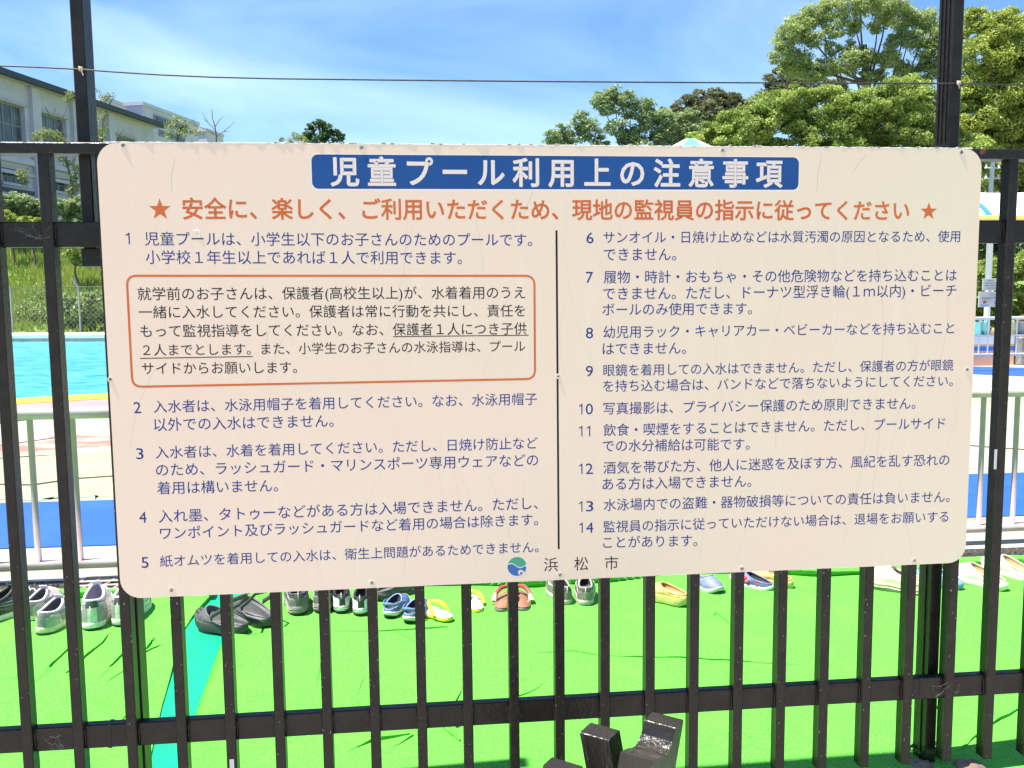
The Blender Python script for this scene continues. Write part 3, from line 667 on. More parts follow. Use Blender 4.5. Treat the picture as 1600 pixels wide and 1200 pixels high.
lettering('city_lettering', '浜\u3000松\u3000市', 850, 966, 882.7, 879.6, blk, asp=1.0)
col.objects.unlink(tob); bpy.data.objects.remove(tob)
# centre rule, underlines, boxed paragraph
def stroke(name, pts, wd, m, closed=False, y=-.00008):
    n = len(pts); vs = []
    for i in range(n):
        p = np.array(pts[i]); a_ = np.array(pts[(i-1) % n] if closed or i > 0 else pts[i]); b_ = np.array(pts[(i+1) % n] if closed or i < n-1 else pts[i])
        t_ = b_-a_; t_ /= np.linalg.norm(t_); nn = np.array([-t_[1], t_[0]])*wd/2; vs += [(p[0]+nn[0], y, p[1]+nn[1]), (p[0]-nn[0], y, p[1]-nn[1])]
    fs = [(2*i, 2*i+1, (2*i+3) % (2*n), (2*i+2) % (2*n)) for i in range(n if closed else n-1)]
    return MB().add(vs, fs).build(name, m, sign)
for o_ in ones: stroke('item_number', o_, .0024, navy)
stroke('centre_rule', [S(869.5, 360), S(873, 858)], .0042, blk)
stroke('underline', [S(614.2, 526), S(826, 523.8)], .0018, blk); stroke('underline', [S(219, 560), S(395, 557)], .0018, blk)
q = [S(198, 431), S(835, 431), S(836, 592), S(207, 604.5)]
def round_quad(q, r, n=7):
    pts = []
    for i in range(4):
        p, a_, b_ = q[i], q[i-1], q[(i+1) % 4]; u = (a_-p)/np.linalg.norm(a_-p); v_ = (b_-p)/np.linalg.norm(b_-p)
        for k in range(n+1):
            t_ = k/n; pts.append(tuple((p+u*r)*(1-t_)**2+2*p*t_*(1-t_)+(p+v_*r)*t_**2))
    return pts
stroke('red_frame', round_quad(q, .019), .0044, orange, True)
# city emblem: green head over a blue wave in a disc
ec = S(807.8, 885); er = .0203
green_e = mat('emblem_green', (0.035, 0.32, 0.18), 0.4); blue_e = mat('emblem_blue', (0.02, 0.12, 0.36), 0.4)
def epoly(pts): return [(ec[0]+er*x, ec[1]+er*z) for x, z in pts]
def wavec(x): return 0.10+0.27*math.sin(-(x+0.15)*3.0)*1.0*(1-0.25*abs(x))
import_pts = [(math.cos(R(a_)), math.sin(R(a_))) for a_ in range(-4, 181, 6)]
xs_ = [-.98+.08*i for i in range(25)]
wl = [(x, wavec(x)) for x in xs_ if abs(x) <= 1]
flat('emblem_outline', epoly([(1.07*math.cos(R(a_)), 1.07*math.sin(R(a_))) for a_ in range(0, 360, 10)]), -.00004, halo, sign)
mb = MB()
def column_fill(top, bot, m, name, x0, x1, n=26, y=-.00008):
    vs = []
    for i in range(n+1):
        x = x0+(x1-x0)*i/n; vs += [(ec[0]+er*x, y, ec[1]+er*top(x)), (ec[0]+er*x, y, ec[1]+er*bot(x))]
    MB().add(vs, [(2*i, 2*i+1, 2*i+3, 2*i+2) for i in range(n)]).build(name, m, sign)
circ = lambda x: math.sqrt(max(0, 1-x*x))
column_fill(circ, lambda x: min(circ(x), max(-circ(x), wavec(x)+.05)), green_e, 'emblem_green_half', -.985, .99)
column_fill(lambda x: max(-circ(x), min(circ(x), wavec(x)-.05)), lambda x: -circ(x), blue_e, 'emblem_blue_half', -.99, .9)
# white surf curl cut into the blue, as a comma with a round eye
curl = [(.98, -.10), (.86, -.52), (.62, -.56), (.44, -.50), (.30, -.62), (.28, -.78), (.40, -.84), (.47, -.74), (.42, -.68), (.50, -.66), (.58, -.80), (.52, -.98), (.80, -.86), (1.06, -.4)]
flat('emblem_surf', epoly([(.13, -.52), (.25, -.40), (.42, -.38), (.60, -.46), (.76, -.66), (.86, -.70), (1.02, -.62), (.7, -1.0), (.52, -1.0), (.60, -.82), (.56, -.66), (.44, -.60), (.30, -.64), (.30, -.76), (.40, -.80), (.34, -.90), (.18, -.86), (.10, -.70)]), -.00011, bm_, sign)
flat('emblem_wave_foot', epoly([(.33, -.72), (.42, -.68), (.47, -.76), (.42, -.9), (.30, -.98), (.16, -.97), (.26, -.9), (.36, -.84)]), -.00014, blue_e, sign)
flat('emblem_wave_tip', epoly([(.70, -.50), (.99, -.02), (.92, -.36), (.84, -.60)]), -.00014, blue_e, sign)
# screws with washers
wash_m = mat('cream_sealant', (0.72, 0.64, 0.52), 0.6)
for (x, y) in ((192.5, 227.5), (565, 231), (1129, 235.5), (1502, 238), (172.5, 593), (1511, 577.5), (268, 922), (580.5, 911), (875.5, 898), (1159.5, 888.5), (1428.5, 876), (872, 588)):
    c_ = S(x, y); K = 14
    ring = lambda r_, yy: [(c_[0]+r_*math.cos(2*math.pi*k/K), yy, c_[1]+r_*math.sin(2*math.pi*k/K)) for k in range(K)]
    small = x < 180 or x > 1505 or (x > 860 and x < 880 and y < 600)
    s_ = .8 if small else 1.0
    vs = ring(.0072*s_, -.00005)+ring(.0068*s_, -.0003)
    MB().add(vs, [tuple(range(K, 2*K))]+[(k, (k+1) % K, K+(k+1) % K, K+k) for k in range(K)]).build('screw_washer', wash_m, sign)
    vs = ring(.0044*s_, -.0003)+ring(.0042*s_, -.0009)+ring(.0026*s_, -.0014)
    h = MB().add(vs, [tuple(range(2*K, 3*K))]+[(j*K+k, j*K+(k+1) % K, (j+1)*K+(k+1) % K, (j+1)*K+k) for j in (0, 1) for k in range(K)]).build('screw_head', steel, sign)
    MB().box(c_[0]-.0018, c_[0]+.0018, -.0017, -.0013, c_[1]-.0005, c_[1]+.0005).box(c_[0]-.0005, c_[0]+.0005, -.00172, -.00132, c_[1]-.0018, c_[1]+.0018).build('screw_slot', black, h)
# ragged sealant bead left along the top edge; it throws the toothed shadows
prof = []; xx = 165
teeth = {235: 1.5, 285: 1.0, 297: .6, 305: 1.3, 322: .8, 331: 1.6, 340: .8, 350: 1.2, 373: .6, 407: 1.0, 412: .6, 440: 1.3, 452: 1.4, 470: 1.0, 500: 1.6, 524: 1.9, 540: .7, 566: 1.8, 592: .8, 640: .5, 645: 1.0, 680: 1.8, 706: .6, 750: 2.0, 757: 1.4, 812: 1.2, 862: .6, 905: .8, 1130: .7, 1320: .3, 1405: .8}
vs = []; fs = []
XS = list(range(165, 1521, 4)); prev = .2
for i, x in enumerate(XS):
    t_ = max([v_*math.exp(-((x-k_)/5.0)**2) for k_, v_ in teeth.items()]+[0]); p = .0001+.00062*t_+.0001*rng.uniform(0, 1)*(1 if x < 800 else .4)
    sx = S(x, 300)[0]; zt_ = .4489; hgt = .0012+.0012*rng.uniform(0, 1)
    vs += [(sx, .002, zt_+hgt), (sx, -p, zt_+hgt*.6), (sx, -p*.7, zt_-.0006), (sx, .002, zt_-.0008)]
    if i:
        k = 4*i; fs += [(k-4, k, k+1, k-3), (k-3, k+1, k+2, k-2), (k-2, k+2, k+3, k-1)]
seal = mat('old_white_sealant', (0.72, 0.68, 0.6), 0.7, (0.45, 0.38, 0.32), 60, lo=.5, hi=.65)
MB().add(vs, fs).build('sealant_bead', seal, sign)
mbn = MB()
for x in list(rng.uniform(380, 1500, 26))+[565, 600, 678, 830, 1062, 1315]:
    c_ = S(x, 300); w_ = rng.uniform(.002, .006); h_ = rng.uniform(.001, .0035)
    mbn.bbox(c_[0]-w_, c_[0]+w_, -.0002-.0002*rng.uniform(), .004, .4485, .4492+h_+.001, .0006)
tag(mbn.build('tape_residue', mat('tape_residue', (0.6, 0.56, 0.5), 0.8, (0.1, 0.08, 0.07), 150), sign), kind='stuff')
# peeled spot over item 1 (glossy lifted film)
c_ = S(307.5, 364.5)
MB().tube([(c_[0]+.006*math.cos(a_), -.0001, c_[1]+.006*math.sin(a_)) for a_ in np.linspace(-1.2, 2.4, 9)], .0009, 6).build('film_blister', mat('white_film', (0.85, 0.83, 0.78), 0.15), sign, True)
# hairline cracks in the film
crack = mat('hairline_crack', (0.60, 0.51, 0.44), 0.7); crk2 = mat('hairline_crack_dark', (0.50, 0.42, 0.35), 0.7)
mbA, mbB = MB(), MB()
def hair(mb, pts, wd):
    n = len(pts); vs = []
    for i in range(n):
        p = np.array(pts[i]); t_ = np.array(pts[min(i+1, n-1)])-np.array(pts[max(i-1, 0)]); t_ /= np.linalg.norm(t_)+1e-9; nn = np.array([-t_[1], t_[0]])*wd/2
        vs += [(p[0]+nn[0], -.00005, p[1]+nn[1]), (p[0]-nn[0], -.00005, p[1]-nn[1])]
    mb.add(vs, [(2*i, 2*i+1, 2*i+3, 2*i+2) for i in range(n-1)])
for i in range(46):
    x = rng.uniform(-.88, .88); z = rng.uniform(-.38, .44); ln = rng.uniform(.08, .42); dx = rng.uniform(-.35, .35); pts = []; s_ = int(ln/.012)
    curv = rng.uniform(-.9, .9)
    for k in range(s_):
        pts.append((x, z)); x += (dx+curv*(k/s_-.5))*.012+rng.uniform(-.001, .001); z -= .012
        if z < -.43 or abs(x) > .885: break
    if len(pts) > 3: hair(mbA if i % 5 else mbB, pts, .0004 if i % 5 else .0005)
for (x, y), (x2, y2) in (((832, 300), (815, 345)), ((272, 247), (266, 300)), ((1354, 240), (1331, 270)), ((1283, 240), (1275, 300))):
    a_, b_ = S(x, y), S(x2, y2); hair(mbB, [tuple(a_+(b_-a_)*t_+np.array([.0015*math.sin(t_*9), 0])) for t_ in np.linspace(0, 1, 9)], .0008)
tag(mbA.build('hairline_crack', crack, sign), kind='stuff'); tag(mbB.build('hairline_crack', crk2, sign), kind='stuff')

# ------------------------------------------------------------------ black notched timber rack in front of the fence
tm = mat('black_painted_timber', (0.010, 0.0095, 0.009), 0.33, (0.026, 0.018, 0.012), 14, 0.30, 110, stretch=(1, 1, .25))
tw = mat('bare_orange_timber', (0.35, 0.13, 0.04), 0.7)
YR = -.38; O = V(951, 1157, YR); ks = 1.0/pxm(YR)
ang = R(-38); u_ = np.array([math.cos(ang), math.sin(ang), 0]); v_ = np.array([-math.sin(ang), math.cos(ang), 0])
rack = thing('timber_rack', 'black painted timber posts with a curved notch, in front of the fence below the sign', 'wooden rack', (float(O[0]), float(O[1]), -.55))
top = float(O[2])+.55
def loc(su, sv, z): p = u_*su+v_*sv; return (p[0], p[1], z)
def prism_uv(prof, u0, u1, m, name, lean=0.0):      # profile in (v, z) extruded along u
    n = len(prof); mb = MB(); sh = lambda q_: (q_[0]+(top-q_[2])*lean, q_[1], q_[2])
    mb.add([sh(loc(u0, a_, z)) for a_, z in prof]+[sh(loc(u1, a_, z)) for a_, z in prof], [tuple(range(n)), tuple(reversed(range(n, 2*n)))]+[(i, n+i, n+(i+1) % n, (i+1) % n) for i in range(n)])
    return mb.build(name, m, rack)
prism_uv([(0, 0), (0, top-.001), (.002, top), (.042, top), (.044, top-.001), (.044, 0)], -.056, 0, tm, 'square_post', .17)
n0 = V(1053, 1138, YR-.01); rel = np.array(n0-O); su0, sv0, dz = float(np.dot(rel, u_)), float(np.dot(rel, v_)), float(rel[2])
T2 = top+dz
pf = [(sv0-.092, 0), (sv0-.092, T2-.016), (sv0-.074, T2-.020), (sv0-.055, T2-.026), (sv0-.038, T2-.033), (sv0-.024, T2-.036), (sv0-.013, T2-.032), (sv0-.005, T2-.022), (sv0-.001, T2-.010), (sv0, T2-.001), (sv0+.0015, T2), (sv0+.036, T2), (sv0+.038, T2-.002), (sv0+.030, 0)]
prism_uv(pf, su0-.058, su0, tm, 'notched_post', -.16)
prism_uv([(.0455, 0), (.0455, top-.05), (.046, top-.03), (.050, top-.06), (.050, 0)], -.012, -.004, tw, 'exposed_splinter')
n1 = V(893, 1204, YR-.02); rel = np.array(n1-O); a1, b1, d1 = float(np.dot(rel, u_)), float(np.dot(rel, v_)), float(rel[2])
prism_uv([(b1-.01, 0), (b1-.01, top+d1), (b1+.022, top+d1+.0), (b1+.022, 0)], a1-.05, a1+.01, tm, 'short_post')
prism_uv([(-.02, .15), (-.02, .21), (.12, .21), (.12, .15)], -.12, .14, tm, 'cross_beam')
# ------------------------------------------------------------------ rocks and a small plant at the foot of the right-hand post
rock_m = mat('grey_pink_stone', (0.24, 0.16, 0.115), 0.9, (0.13, 0.095, 0.075), 30, 0.5, 60)
def rock(px, py, s, label, sq=.55):
    p = G(px, py); mb = MB(); N, Mm = 10, 6; r_ = np.random.default_rng(int(px)); vs = [(0, 0, s*sq)]
    for j in range(1, Mm):
        for k in range(N):
            th = math.pi*.5*j/(Mm-1)*1.15; ph = 2*math.pi*k/N; q_ = s*(1+r_.uniform(-.16, .16)); vs.append((q_*math.sin(th)*math.cos(ph), q_*math.sin(th)*math.sin(ph)*.8, q_*sq*math.cos(th)))
    fs = [(0, 1+k, 1+(k+1) % N) for k in range(N)]+[(1+j*N+k, 1+(j+1)*N+k, 1+(j+1)*N+(k+1) % N, 1+j*N+(k+1) % N) for j in range(Mm-2) for k in range(N)]
    o = mb.add(vs, fs).build('rock', rock_m); o.location = (p[0], p[1], .0); return tag(o, label, 'rock')
rock(1440, 1201, .035, 'small grey rock on the turf left of the right-hand post foot')
rock(1515, 1204, .042, 'pinkish rock on the turf right of the right-hand post foot')
leaf_small = leafmat('small_plant_leaf', (0.04, 0.16, 0.03), (0.10, 0.26, 0.06))
def leafcloud(C, size, r_, up=0.5, aspect=.55):
    """one small folded leaf quad at each centre, facing mostly outward/up"""
    n = len(C); nrm = r_.normal(size=(n, 3)); nrm[:, 2] = np.abs(nrm[:, 2])+up; nrm /= np.linalg.norm(nrm, axis=1)[:, None]
    t = np.cross(nrm, r_.normal(size=(n, 3))); t /= np.linalg.norm(t, axis=1)[:, None]; b_ = np.cross(nrm, t)
    s = size*r_.uniform(.6, 1.3, n)[:, None]
    v0 = C-t*s*.5; v1 = C+b_*s*.5*aspect+nrm*s*.08; v2 = C+t*s*.5; v3 = C-b_*s*.5*aspect+nrm*s*.08
    return np.stack([v0, v1, v2, v3], 1).reshape(-1, 3), np.arange(4*n).reshape(-1, 4)
pc = G(1446, 1185); pln = thing('weed', 'small green weed sprouting beside the right-hand post foot', 'plant', (float(pc[0]), float(pc[1]), 0))
rr = np.random.default_rng(5); Cn = rr.normal(size=(90, 3))*[.022, .016, .012]; Cn[:, 2] = np.abs(Cn[:, 2])+.012
vv, qq = leafcloud(Cn, .016, rr); fast_mesh('foliage', vv, qq, leaf_small, pln, np.repeat(rr.uniform(0, 1, 90), 4))
MB().tube([(0, 0, 0), (.003, 0, .03)], .0015, 5).build('stem', leaf_small, pln)

# ------------------------------------------------------------------ footwear along the back of the turf
def cmat(name, c, rough=.55, **k): return mat(name, c, rough, **k)
FM = {}
def fm(c, rough=.55):
    key = (tuple(c), rough)
    if key not in FM: FM[key] = mat('shoe_%s' % ('rubber' if rough > .5 else 'vinyl'), c, rough, tuple(min(1, x*1.25+.01) for x in c), 60, 0.15, 300)
    return FM[key]
NT = 36
def hw(s, W): return W/2*math.sqrt(max(0, 1-abs(2*s-1)**3.2))*(0.84+0.16*min(1, max(0, (s-.35)/.3)))-W*.05*math.exp(-((s-.42)/.16)**2)
def outline(L, W, k=1.0, bow=0.0):
    pts = []
    for i in range(NT):
        t = 2*math.pi*i/NT; s = .5-.5*math.cos(t); sg = 1 if t < math.pi else -1
        pts.append((sg*hw(s, W)*k+bow*W*.12*(s-.3), (L*(s-.5)*(1+(k-1)*W/L*1.2)+L*.5)))
    return pts
def rocker(y, L, amt): return amt*max(0, (y/L-.72)/.28)**2+amt*.35*max(0, (.10-y/L)/.10)
def sole_mesh(L, W, z0, z1, k=1.04, amt=.012, bow=0, wave=0):
    P = outline(L, W, k, bow); vs = []
    for lvl, (z, kk) in enumerate(((z0, .97), (z0+.003, 1.0), (z1-.002, 1.0), (z1, .985))):
        for i, (x, y) in enumerate(P):
            zz = z+rocker(y, L, amt)+(wave*math.sin(i*1.4) if lvl == 2 else 0); vs.append((x*kk, L*.5+(y-L*.5)*kk, zz))
    fs = [tuple(reversed(range(NT))), tuple(range(3*NT, 4*NT))]+[(j*NT+i, j*NT+(i+1) % NT, (j+1)*NT+(i+1) % NT, (j+1)*NT+i) for j in range(3) for i in range(NT)]
    return MB().add(vs, fs)
def shell_pt(i, v, L, W, zs, rim, bow, amt):
    t = 2*math.pi*i/NT; s = .5-.5*math.cos(t); sg = 1 if math.sin(t) >= 0 else -1
    B = np.array([sg*hw(s, W)+bow*W*.12*(s-.3), L*s, zs+rocker(L*s, L, amt)])
    yc, ry, rx, zh, zt, dip = rim
    Rr = np.array([rx*math.sin(t), L*yc-ry*L*math.cos(t), zh+(zt-zh)*s-dip*math.sin(t)**2])
    C = np.array([B[0]*1.06, B[1]*1.0+(Rr[1]-B[1])*.12, zs+(Rr[2]-zs)*(.80 if s < .6 else .62)])
    return B*(1-v)**2+2*C*v*(1-v)+Rr*v*v
def shell(L, W, zs, rim, bow=0, amt=.012, i0=0, i1=NT, v0=0.0, v1=1.0, off=0.0, nv=7):
    vs = []; n = i1-i0; full = n == NT
    cols = n if full else n+1
    for j in range(nv+1):
        v = v0+(v1-v0)*j/nv
        for i in range(cols):
            p = shell_pt(i0+i, v, L, W, zs, rim, bow, amt)
            if off:
                q = shell_pt(i0+i+.01, v, L, W, zs, rim, bow, amt)-p; r_ = shell_pt(i0+i, min(1, v+.01), L, W, zs, rim, bow, amt)-shell_pt(i0+i, max(0, v-.01), L, W, zs, rim, bow, amt)
                nn = np.cross(q, r_); nl = np.linalg.norm(nn)
                if nl > 0: p = p+nn/nl*off
            vs.append(p)
    fs = []
    for j in range(nv):
        for i in range(n):
            a_, b_ = j*cols+i, j*cols+(i+1) % cols
            fs.append((a_, b_, b_+cols, a_+cols))
    return MB().add(vs, fs)
def rim_ring(L, rim, k=1.0, dz=0.0, n=NT):
    yc, ry, rx, zh, zt, dip = rim; o = []
    for i in range(n):
        t = 2*math.pi*i/n; s = .5-.5*math.cos(t); o.append((rx*k*math.sin(t), L*yc-ry*L*k*math.cos(t), zh+(zt-zh)*s-dip*math.sin(t)**2+dz))
    return o
def inner(L, W, zs, rim):
    a_, b_ = rim_ring(L, rim, .98, -.002), [(x*.95, L*rim[0]+(y-L*rim[0])*1.0, zs+.006) for x, y, z in rim_ring(L, rim, .95)]
    return MB().add(a_+b_, [tuple(range(NT, 2*NT))]+[(i, (i+1) % NT, NT+(i+1) % NT, NT+i) for i in range(NT)])
def sneaker(px, py, yaw, L, pal, label, group=None, W=None, chunky=False, h=1.0):
    L *= 1.07; W = W*1.05 if W else None; py += 5; yaw += math.degrees(math.atan((px-800)/FPX))*.8+5.9
    W = W or L*.40; g = G(px, py); zs = L*(.13 if chunky else .10)
    o = thing('sneaker', label, 'sneaker', (float(g[0]), float(g[1]), .009), R(-yaw), group)
    rim = (.30, .255, W*.30, L*.34*h, L*.42*h, L*.07)
    so = sole_mesh(L, W, 0, zs, 1.07, .012*L/.2, wave=.0015 if chunky else 0).build('sole', fm(pal['sole'], .6), o, True)
    if chunky:
        for z_ in (.35, .7): MB().tube([(x*1.085, L*.5+(y-L*.5)*1.02, zs*z_+rocker(y, L, .012*L/.2)+.0018*math.sin(i_*1.7)) for i_, (x, y) in enumerate(outline(L, W))], .0016, 4, True).build('sole_groove', fm(pal.get('groove', pal['detail'])), so)
    sole_mesh(L, W, -.002, zs*.28, 1.075, .012*L/.2).build('outsole', fm(pal.get('out', (.03, .03, .03)), .7), o, True)
    shell(L, W, zs-.002, rim).build('upper', fm(pal['upper']), o, True)
    inner(L, W, zs, rim).build('lining', fm(pal['lining'], .8), o, True)
    MB().tube(rim_ring(L, rim), L*.020, 7, True).build('collar', fm(pal['collar']), o, True)
    shell(L, W, zs-.002, rim, i0=-5, i1=6, v0=.0, v1=.62, off=.0018).build('heel_counter', fm(pal['heel']), o, True)
    shell(L, W, zs-.002, rim, i0=-2, i1=3, v0=.55, v1=.97, off=.0026).build('heel_tab', fm(pal['detail']), o, True)
    for a_, b_ in ((7, 12), (NT-12, NT-7)): shell(L, W, zs-.002, rim, i0=a_, i1=b_, v0=.1, v1=.75, off=.0016, nv=5).build('side_panel', fm(pal['panel']), o, True)
    shell(L, W, zs-.002, rim, i0=13, i1=24, v0=0, v1=.38, off=.0016, nv=4).build('toe_cap', fm(pal['panel']), o, True)
    tz = L*.42*h
    tongue = MB().add([(-W*.15, L*.55, tz-.004), (W*.15, L*.55, tz-.004), (W*.17, L*.50, tz+L*.05), (-W*.17, L*.50, tz+L*.05), (-W*.15, L*.57, tz-.006), (W*.15, L*.57, tz-.006), (W*.17, L*.52, tz+L*.05), (-W*.17, L*.52, tz+L*.05)],
                      [(0, 1, 2, 3), (5, 4, 7, 6), (3, 2, 6, 7), (0, 3, 7, 4), (1, 5, 6, 2)]).build('tongue', fm(pal['collar']), o)
    for k in range(4):
        y_ = L*(.60+.055*k); z_ = None
        pts = []
        for i_ in (14+k*.5, 18, 22-k*.5):
            p = shell_pt(i_, .92-.17*k, L, W, zs, rim, 0, .012); pts.append(p+np.array([0, 0, .003]))
        MB().tube(pts, .0022, 5).build('lace', fm(pal['lace']), o)
    for v_, cc in ((.30, 'detail'), (.52, 'lace'), (.74, 'detail')):      # stitched trims round the heel and quarters
        MB().tube([shell_pt(i_, v_+.10*math.sin(i_*.5)*(abs(i_) > 3), L, W, zs, rim, 0, .012)*np.array([1.03, 1, 1])+np.array([0, -.0006, 0]) for i_ in range(-13, 14)], .0011, 4).build('trim', fm(pal[cc]), o)
    shell(L, W, zs-.002, rim, i0=-1, i1=2, v0=0, v1=.66, off=.0024, nv=4).build('heel_strip', fm(pal['panel']), o, True)
    pts = [(0, -L*.005, zs+L*.16), (0, -L*.03, zs+L*.22), (0, -L*.005, zs+L*.275)]
    MB().tube(pts, .0016, 5).build('pull_loop', fm(pal['lace']), o)
    return o
def clog(px, py, yaw, L, pal, label, group=None, W=None, strap=True, dots=None, strap_up=.6, holes=True, thick=.13):
    L *= 1.07; W = W*1.05 if W else None; py += 5; yaw += math.degrees(math.atan((px-800)/FPX))*.8+5.9
    W = W or L*.42; g = G(px, py); zs = L*thick
    o = thing('clog', label, 'clog', (float(g[0]), float(g[1]), .009), R(-yaw), group)
    sole_mesh(L, W, 0, zs, 1.05, .02*L/.2).build('sole', fm(pal['sole'], .6), o, True)
    if 'band' in pal: sole_mesh(L, W, zs*.25, zs*.92, 1.10, .02*L/.2).build('sole_band', fm(pal['band'], .6), o, True)
    rim = (.33, .30, W*.36, zs+L*.06, L*.36, L*.03) if strap_up < 1 else (.40, .39, W*.43, zs+L*.015, L*.30, L*.06)
    shell(L, W, zs-.002, rim, amt=.02*L/.2).build('upper', fm(pal['upper']), o, True)
    inner(L, W, zs, rim).build('insole', fm(pal['lining'], .8), o, True)
    MB().tube(rim_ring(L, rim), L*.016, 7, True).build('rim', fm(pal['rim']), o, True)
    if holes:
        for i_, v in ((16, .3), (18, .3), (20, .3), (15, .5), (17, .52), (19, .52), (21, .5), (16, .72), (18, .74), (20, .72)):
            p = shell_pt(i_, v, L, W, zs, rim, 0, .02*L/.2); q = shell_pt(i_+.05, v, L, W, zs, rim, 0, .02*L/.2)-p; r_ = shell_pt(i_, v+.02, L, W, zs, rim, 0, .02*L/.2)-p
            nn = np.cross(q, r_); nn /= np.linalg.norm(nn)+1e-9; r2 = L*.017; a_ = q/np.linalg.norm(q)*r2; b_ = np.cross(nn, a_)
            if nn[2] < 0: nn = -nn
            MB().add([p+nn*.0016+a_*math.cos(t_)+b_*math.sin(t_) for t_ in np.linspace(0, 2*math.pi, 9)[:-1]], [tuple(range(8))]).build('vent_hole', fm(pal['hole']), o)
    if dots is not None:
        for i_, v in ((10, .55), (12, .75), (26, .55), (24, .78), (16, .6), (20, .6), (29, .5), (7, .5)):
            p = shell_pt(i_, v, L, W, zs, rim, 0, .02*L/.2); c_ = np.array([0, L*.5, 0]); d_ = p-c_; d_ /= np.linalg.norm(d_)
            a_ = np.cross(d_, [0, 0, 1.0]); a_ /= np.linalg.norm(a_); b_ = np.cross(a_, d_)
            MB().add([p+d_*.002+(a_*math.cos(t_)+b_*math.sin(t_))*L*.045 for t_ in np.linspace(0, 2*math.pi, 11)[:-1]], [tuple(range(10))]).build('red_dot', fm(dots), o)
    if strap:
        yh = L*(-.01+.10*(1-strap_up)); zt = zs+L*(.10+.36*strap_up)
        pts = [(-W*.44, L*.52, L*.24), (-W*.46, L*.30, L*.27+.3*(zt-L*.27)), (-W*.34, L*.08, zt*.95), (0, yh, zt), (W*.34, L*.08, zt*.95), (W*.46, L*.30, L*.27+.3*(zt-L*.27)), (W*.44, L*.52, L*.24)]
        vs = []; 
        for p in pts: vs += [(p[0], p[1], p[2]-L*.035), (p[0], p[1], p[2]+L*.035), (p[0]*.93, p[1]+L*.012, p[2]+L*.035), (p[0]*.93, p[1]+L*.012, p[2]-L*.035)]
        fs = [(4*i+k, 4*i+(k+1) % 4, 4*i+4+(k+1) % 4, 4*i+4+k) for i in range(len(pts)-1) for k in range(4)]
        MB().add(vs, fs).build('heel_strap', fm(pal['strap']), o, True)
        for s_ in (-1, 1): MB().tube([(s_*W*.43, L*.52, L*.24), (s_*W*.47, L*.52, L*.24)], L*.026, 10).build('rivet', fm(pal['rim']), o)
    return o
def flipflop(px, py, yaw, L, pal, label, group=None, W=None, heel_strap=False, wide=False):
    L *= 1.07; W = W*1.05 if W else None; py += 5; yaw += math.degrees(math.atan((px-800)/FPX))*.8+5.9
    W = W or L*.40; g = G(px, py); zs = L*.10
    o = thing('flip_flop', label, 'flip flop', (float(g[0]), float(g[1]), .009), R(-yaw), group)
    sole_mesh(L, W, 0, zs*.72, 1.0, .006).build('sole', fm(pal['sole'], .6), o, True)
    sole_mesh(L, W, zs*.72, zs, .985, .006).build('footbed', fm(pal['bed'], .6), o, True)
    for k in range(3 if 'print' in pal else 0):
        c_ = (W*(.1*(-1)**k), L*(.28+.2*k)); sole_pts = [(c_[0]+W*.25*math.cos(t_)*(1+.3*math.sin(2*t_)), c_[1]+L*.075*math.sin(t_), zs+.0008+rocker(c_[1], L, .006)) for t_ in np.linspace(0, 2*math.pi, 13)[:-1]]
        MB().add(sole_pts, [tuple(range(12))]).build('footbed_print', fm(pal['print'] if k != 1 else pal['print2']), o)
    toe = np.array([0.0, L*.80, zs])
    for s_ in (-1, 1):
        pts = []
        for t_ in np.linspace(0, 1, 9):
            x = s_*(W*.47)*math.sin(min(1, t_*1.0)*math.pi/2)**.8; y = L*(.80-.46*t_); z = zs+L*.15*math.sin(math.pi*min(1, .25+t_*.75))**.7*(1 if t_ < 1 else 0)+(.001 if t_ == 1 else .01*(1-t_))
            pts.append((x, y, max(zs*.6, z)))
        MB().tube(pts, [L*(.028+.02*math.sin(math.pi*t_)) for t_ in np.linspace(0, 1, 9)], 7).build('thong_strap', fm(pal['strap'], .45), o, True)
        if 'cord' in pal: MB().tube([pts[i_] for i_ in (-3, -2, -1)], L*.055, 7).build('strap_sleeve', fm(pal['cord']), o, True)
    MB().tube([(0, L*.80, zs*.8), (0, L*.80, zs+L*.13)], L*.022, 7).build('toe_post', fm(pal['strap'], .45), o, True)
    return o
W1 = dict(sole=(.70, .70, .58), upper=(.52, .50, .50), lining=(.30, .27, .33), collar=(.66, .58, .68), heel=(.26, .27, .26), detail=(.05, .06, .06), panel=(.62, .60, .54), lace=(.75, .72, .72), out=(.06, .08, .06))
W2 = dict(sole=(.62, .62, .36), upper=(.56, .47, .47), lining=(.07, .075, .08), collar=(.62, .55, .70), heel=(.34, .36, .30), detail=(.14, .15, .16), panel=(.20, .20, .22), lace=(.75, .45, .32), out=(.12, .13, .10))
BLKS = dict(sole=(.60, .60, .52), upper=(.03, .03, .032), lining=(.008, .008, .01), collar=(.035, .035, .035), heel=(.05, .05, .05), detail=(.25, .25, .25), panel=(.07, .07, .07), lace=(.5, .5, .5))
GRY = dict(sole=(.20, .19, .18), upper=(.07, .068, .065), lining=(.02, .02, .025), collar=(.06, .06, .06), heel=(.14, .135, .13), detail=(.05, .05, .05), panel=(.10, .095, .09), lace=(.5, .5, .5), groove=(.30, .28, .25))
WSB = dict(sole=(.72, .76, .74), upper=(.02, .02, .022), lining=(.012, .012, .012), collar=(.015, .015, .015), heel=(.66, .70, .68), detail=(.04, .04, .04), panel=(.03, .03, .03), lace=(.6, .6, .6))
POL = dict(sole=(.42, .40, .36), upper=(.15, .14, .125), lining=(.01, .01, .012), collar=(.28, .255, .235), heel=(.16, .145, .13), detail=(.06, .055, .05), panel=(.19, .18, .165), lace=(.6, .6, .58), out=(.10, .10, .10))
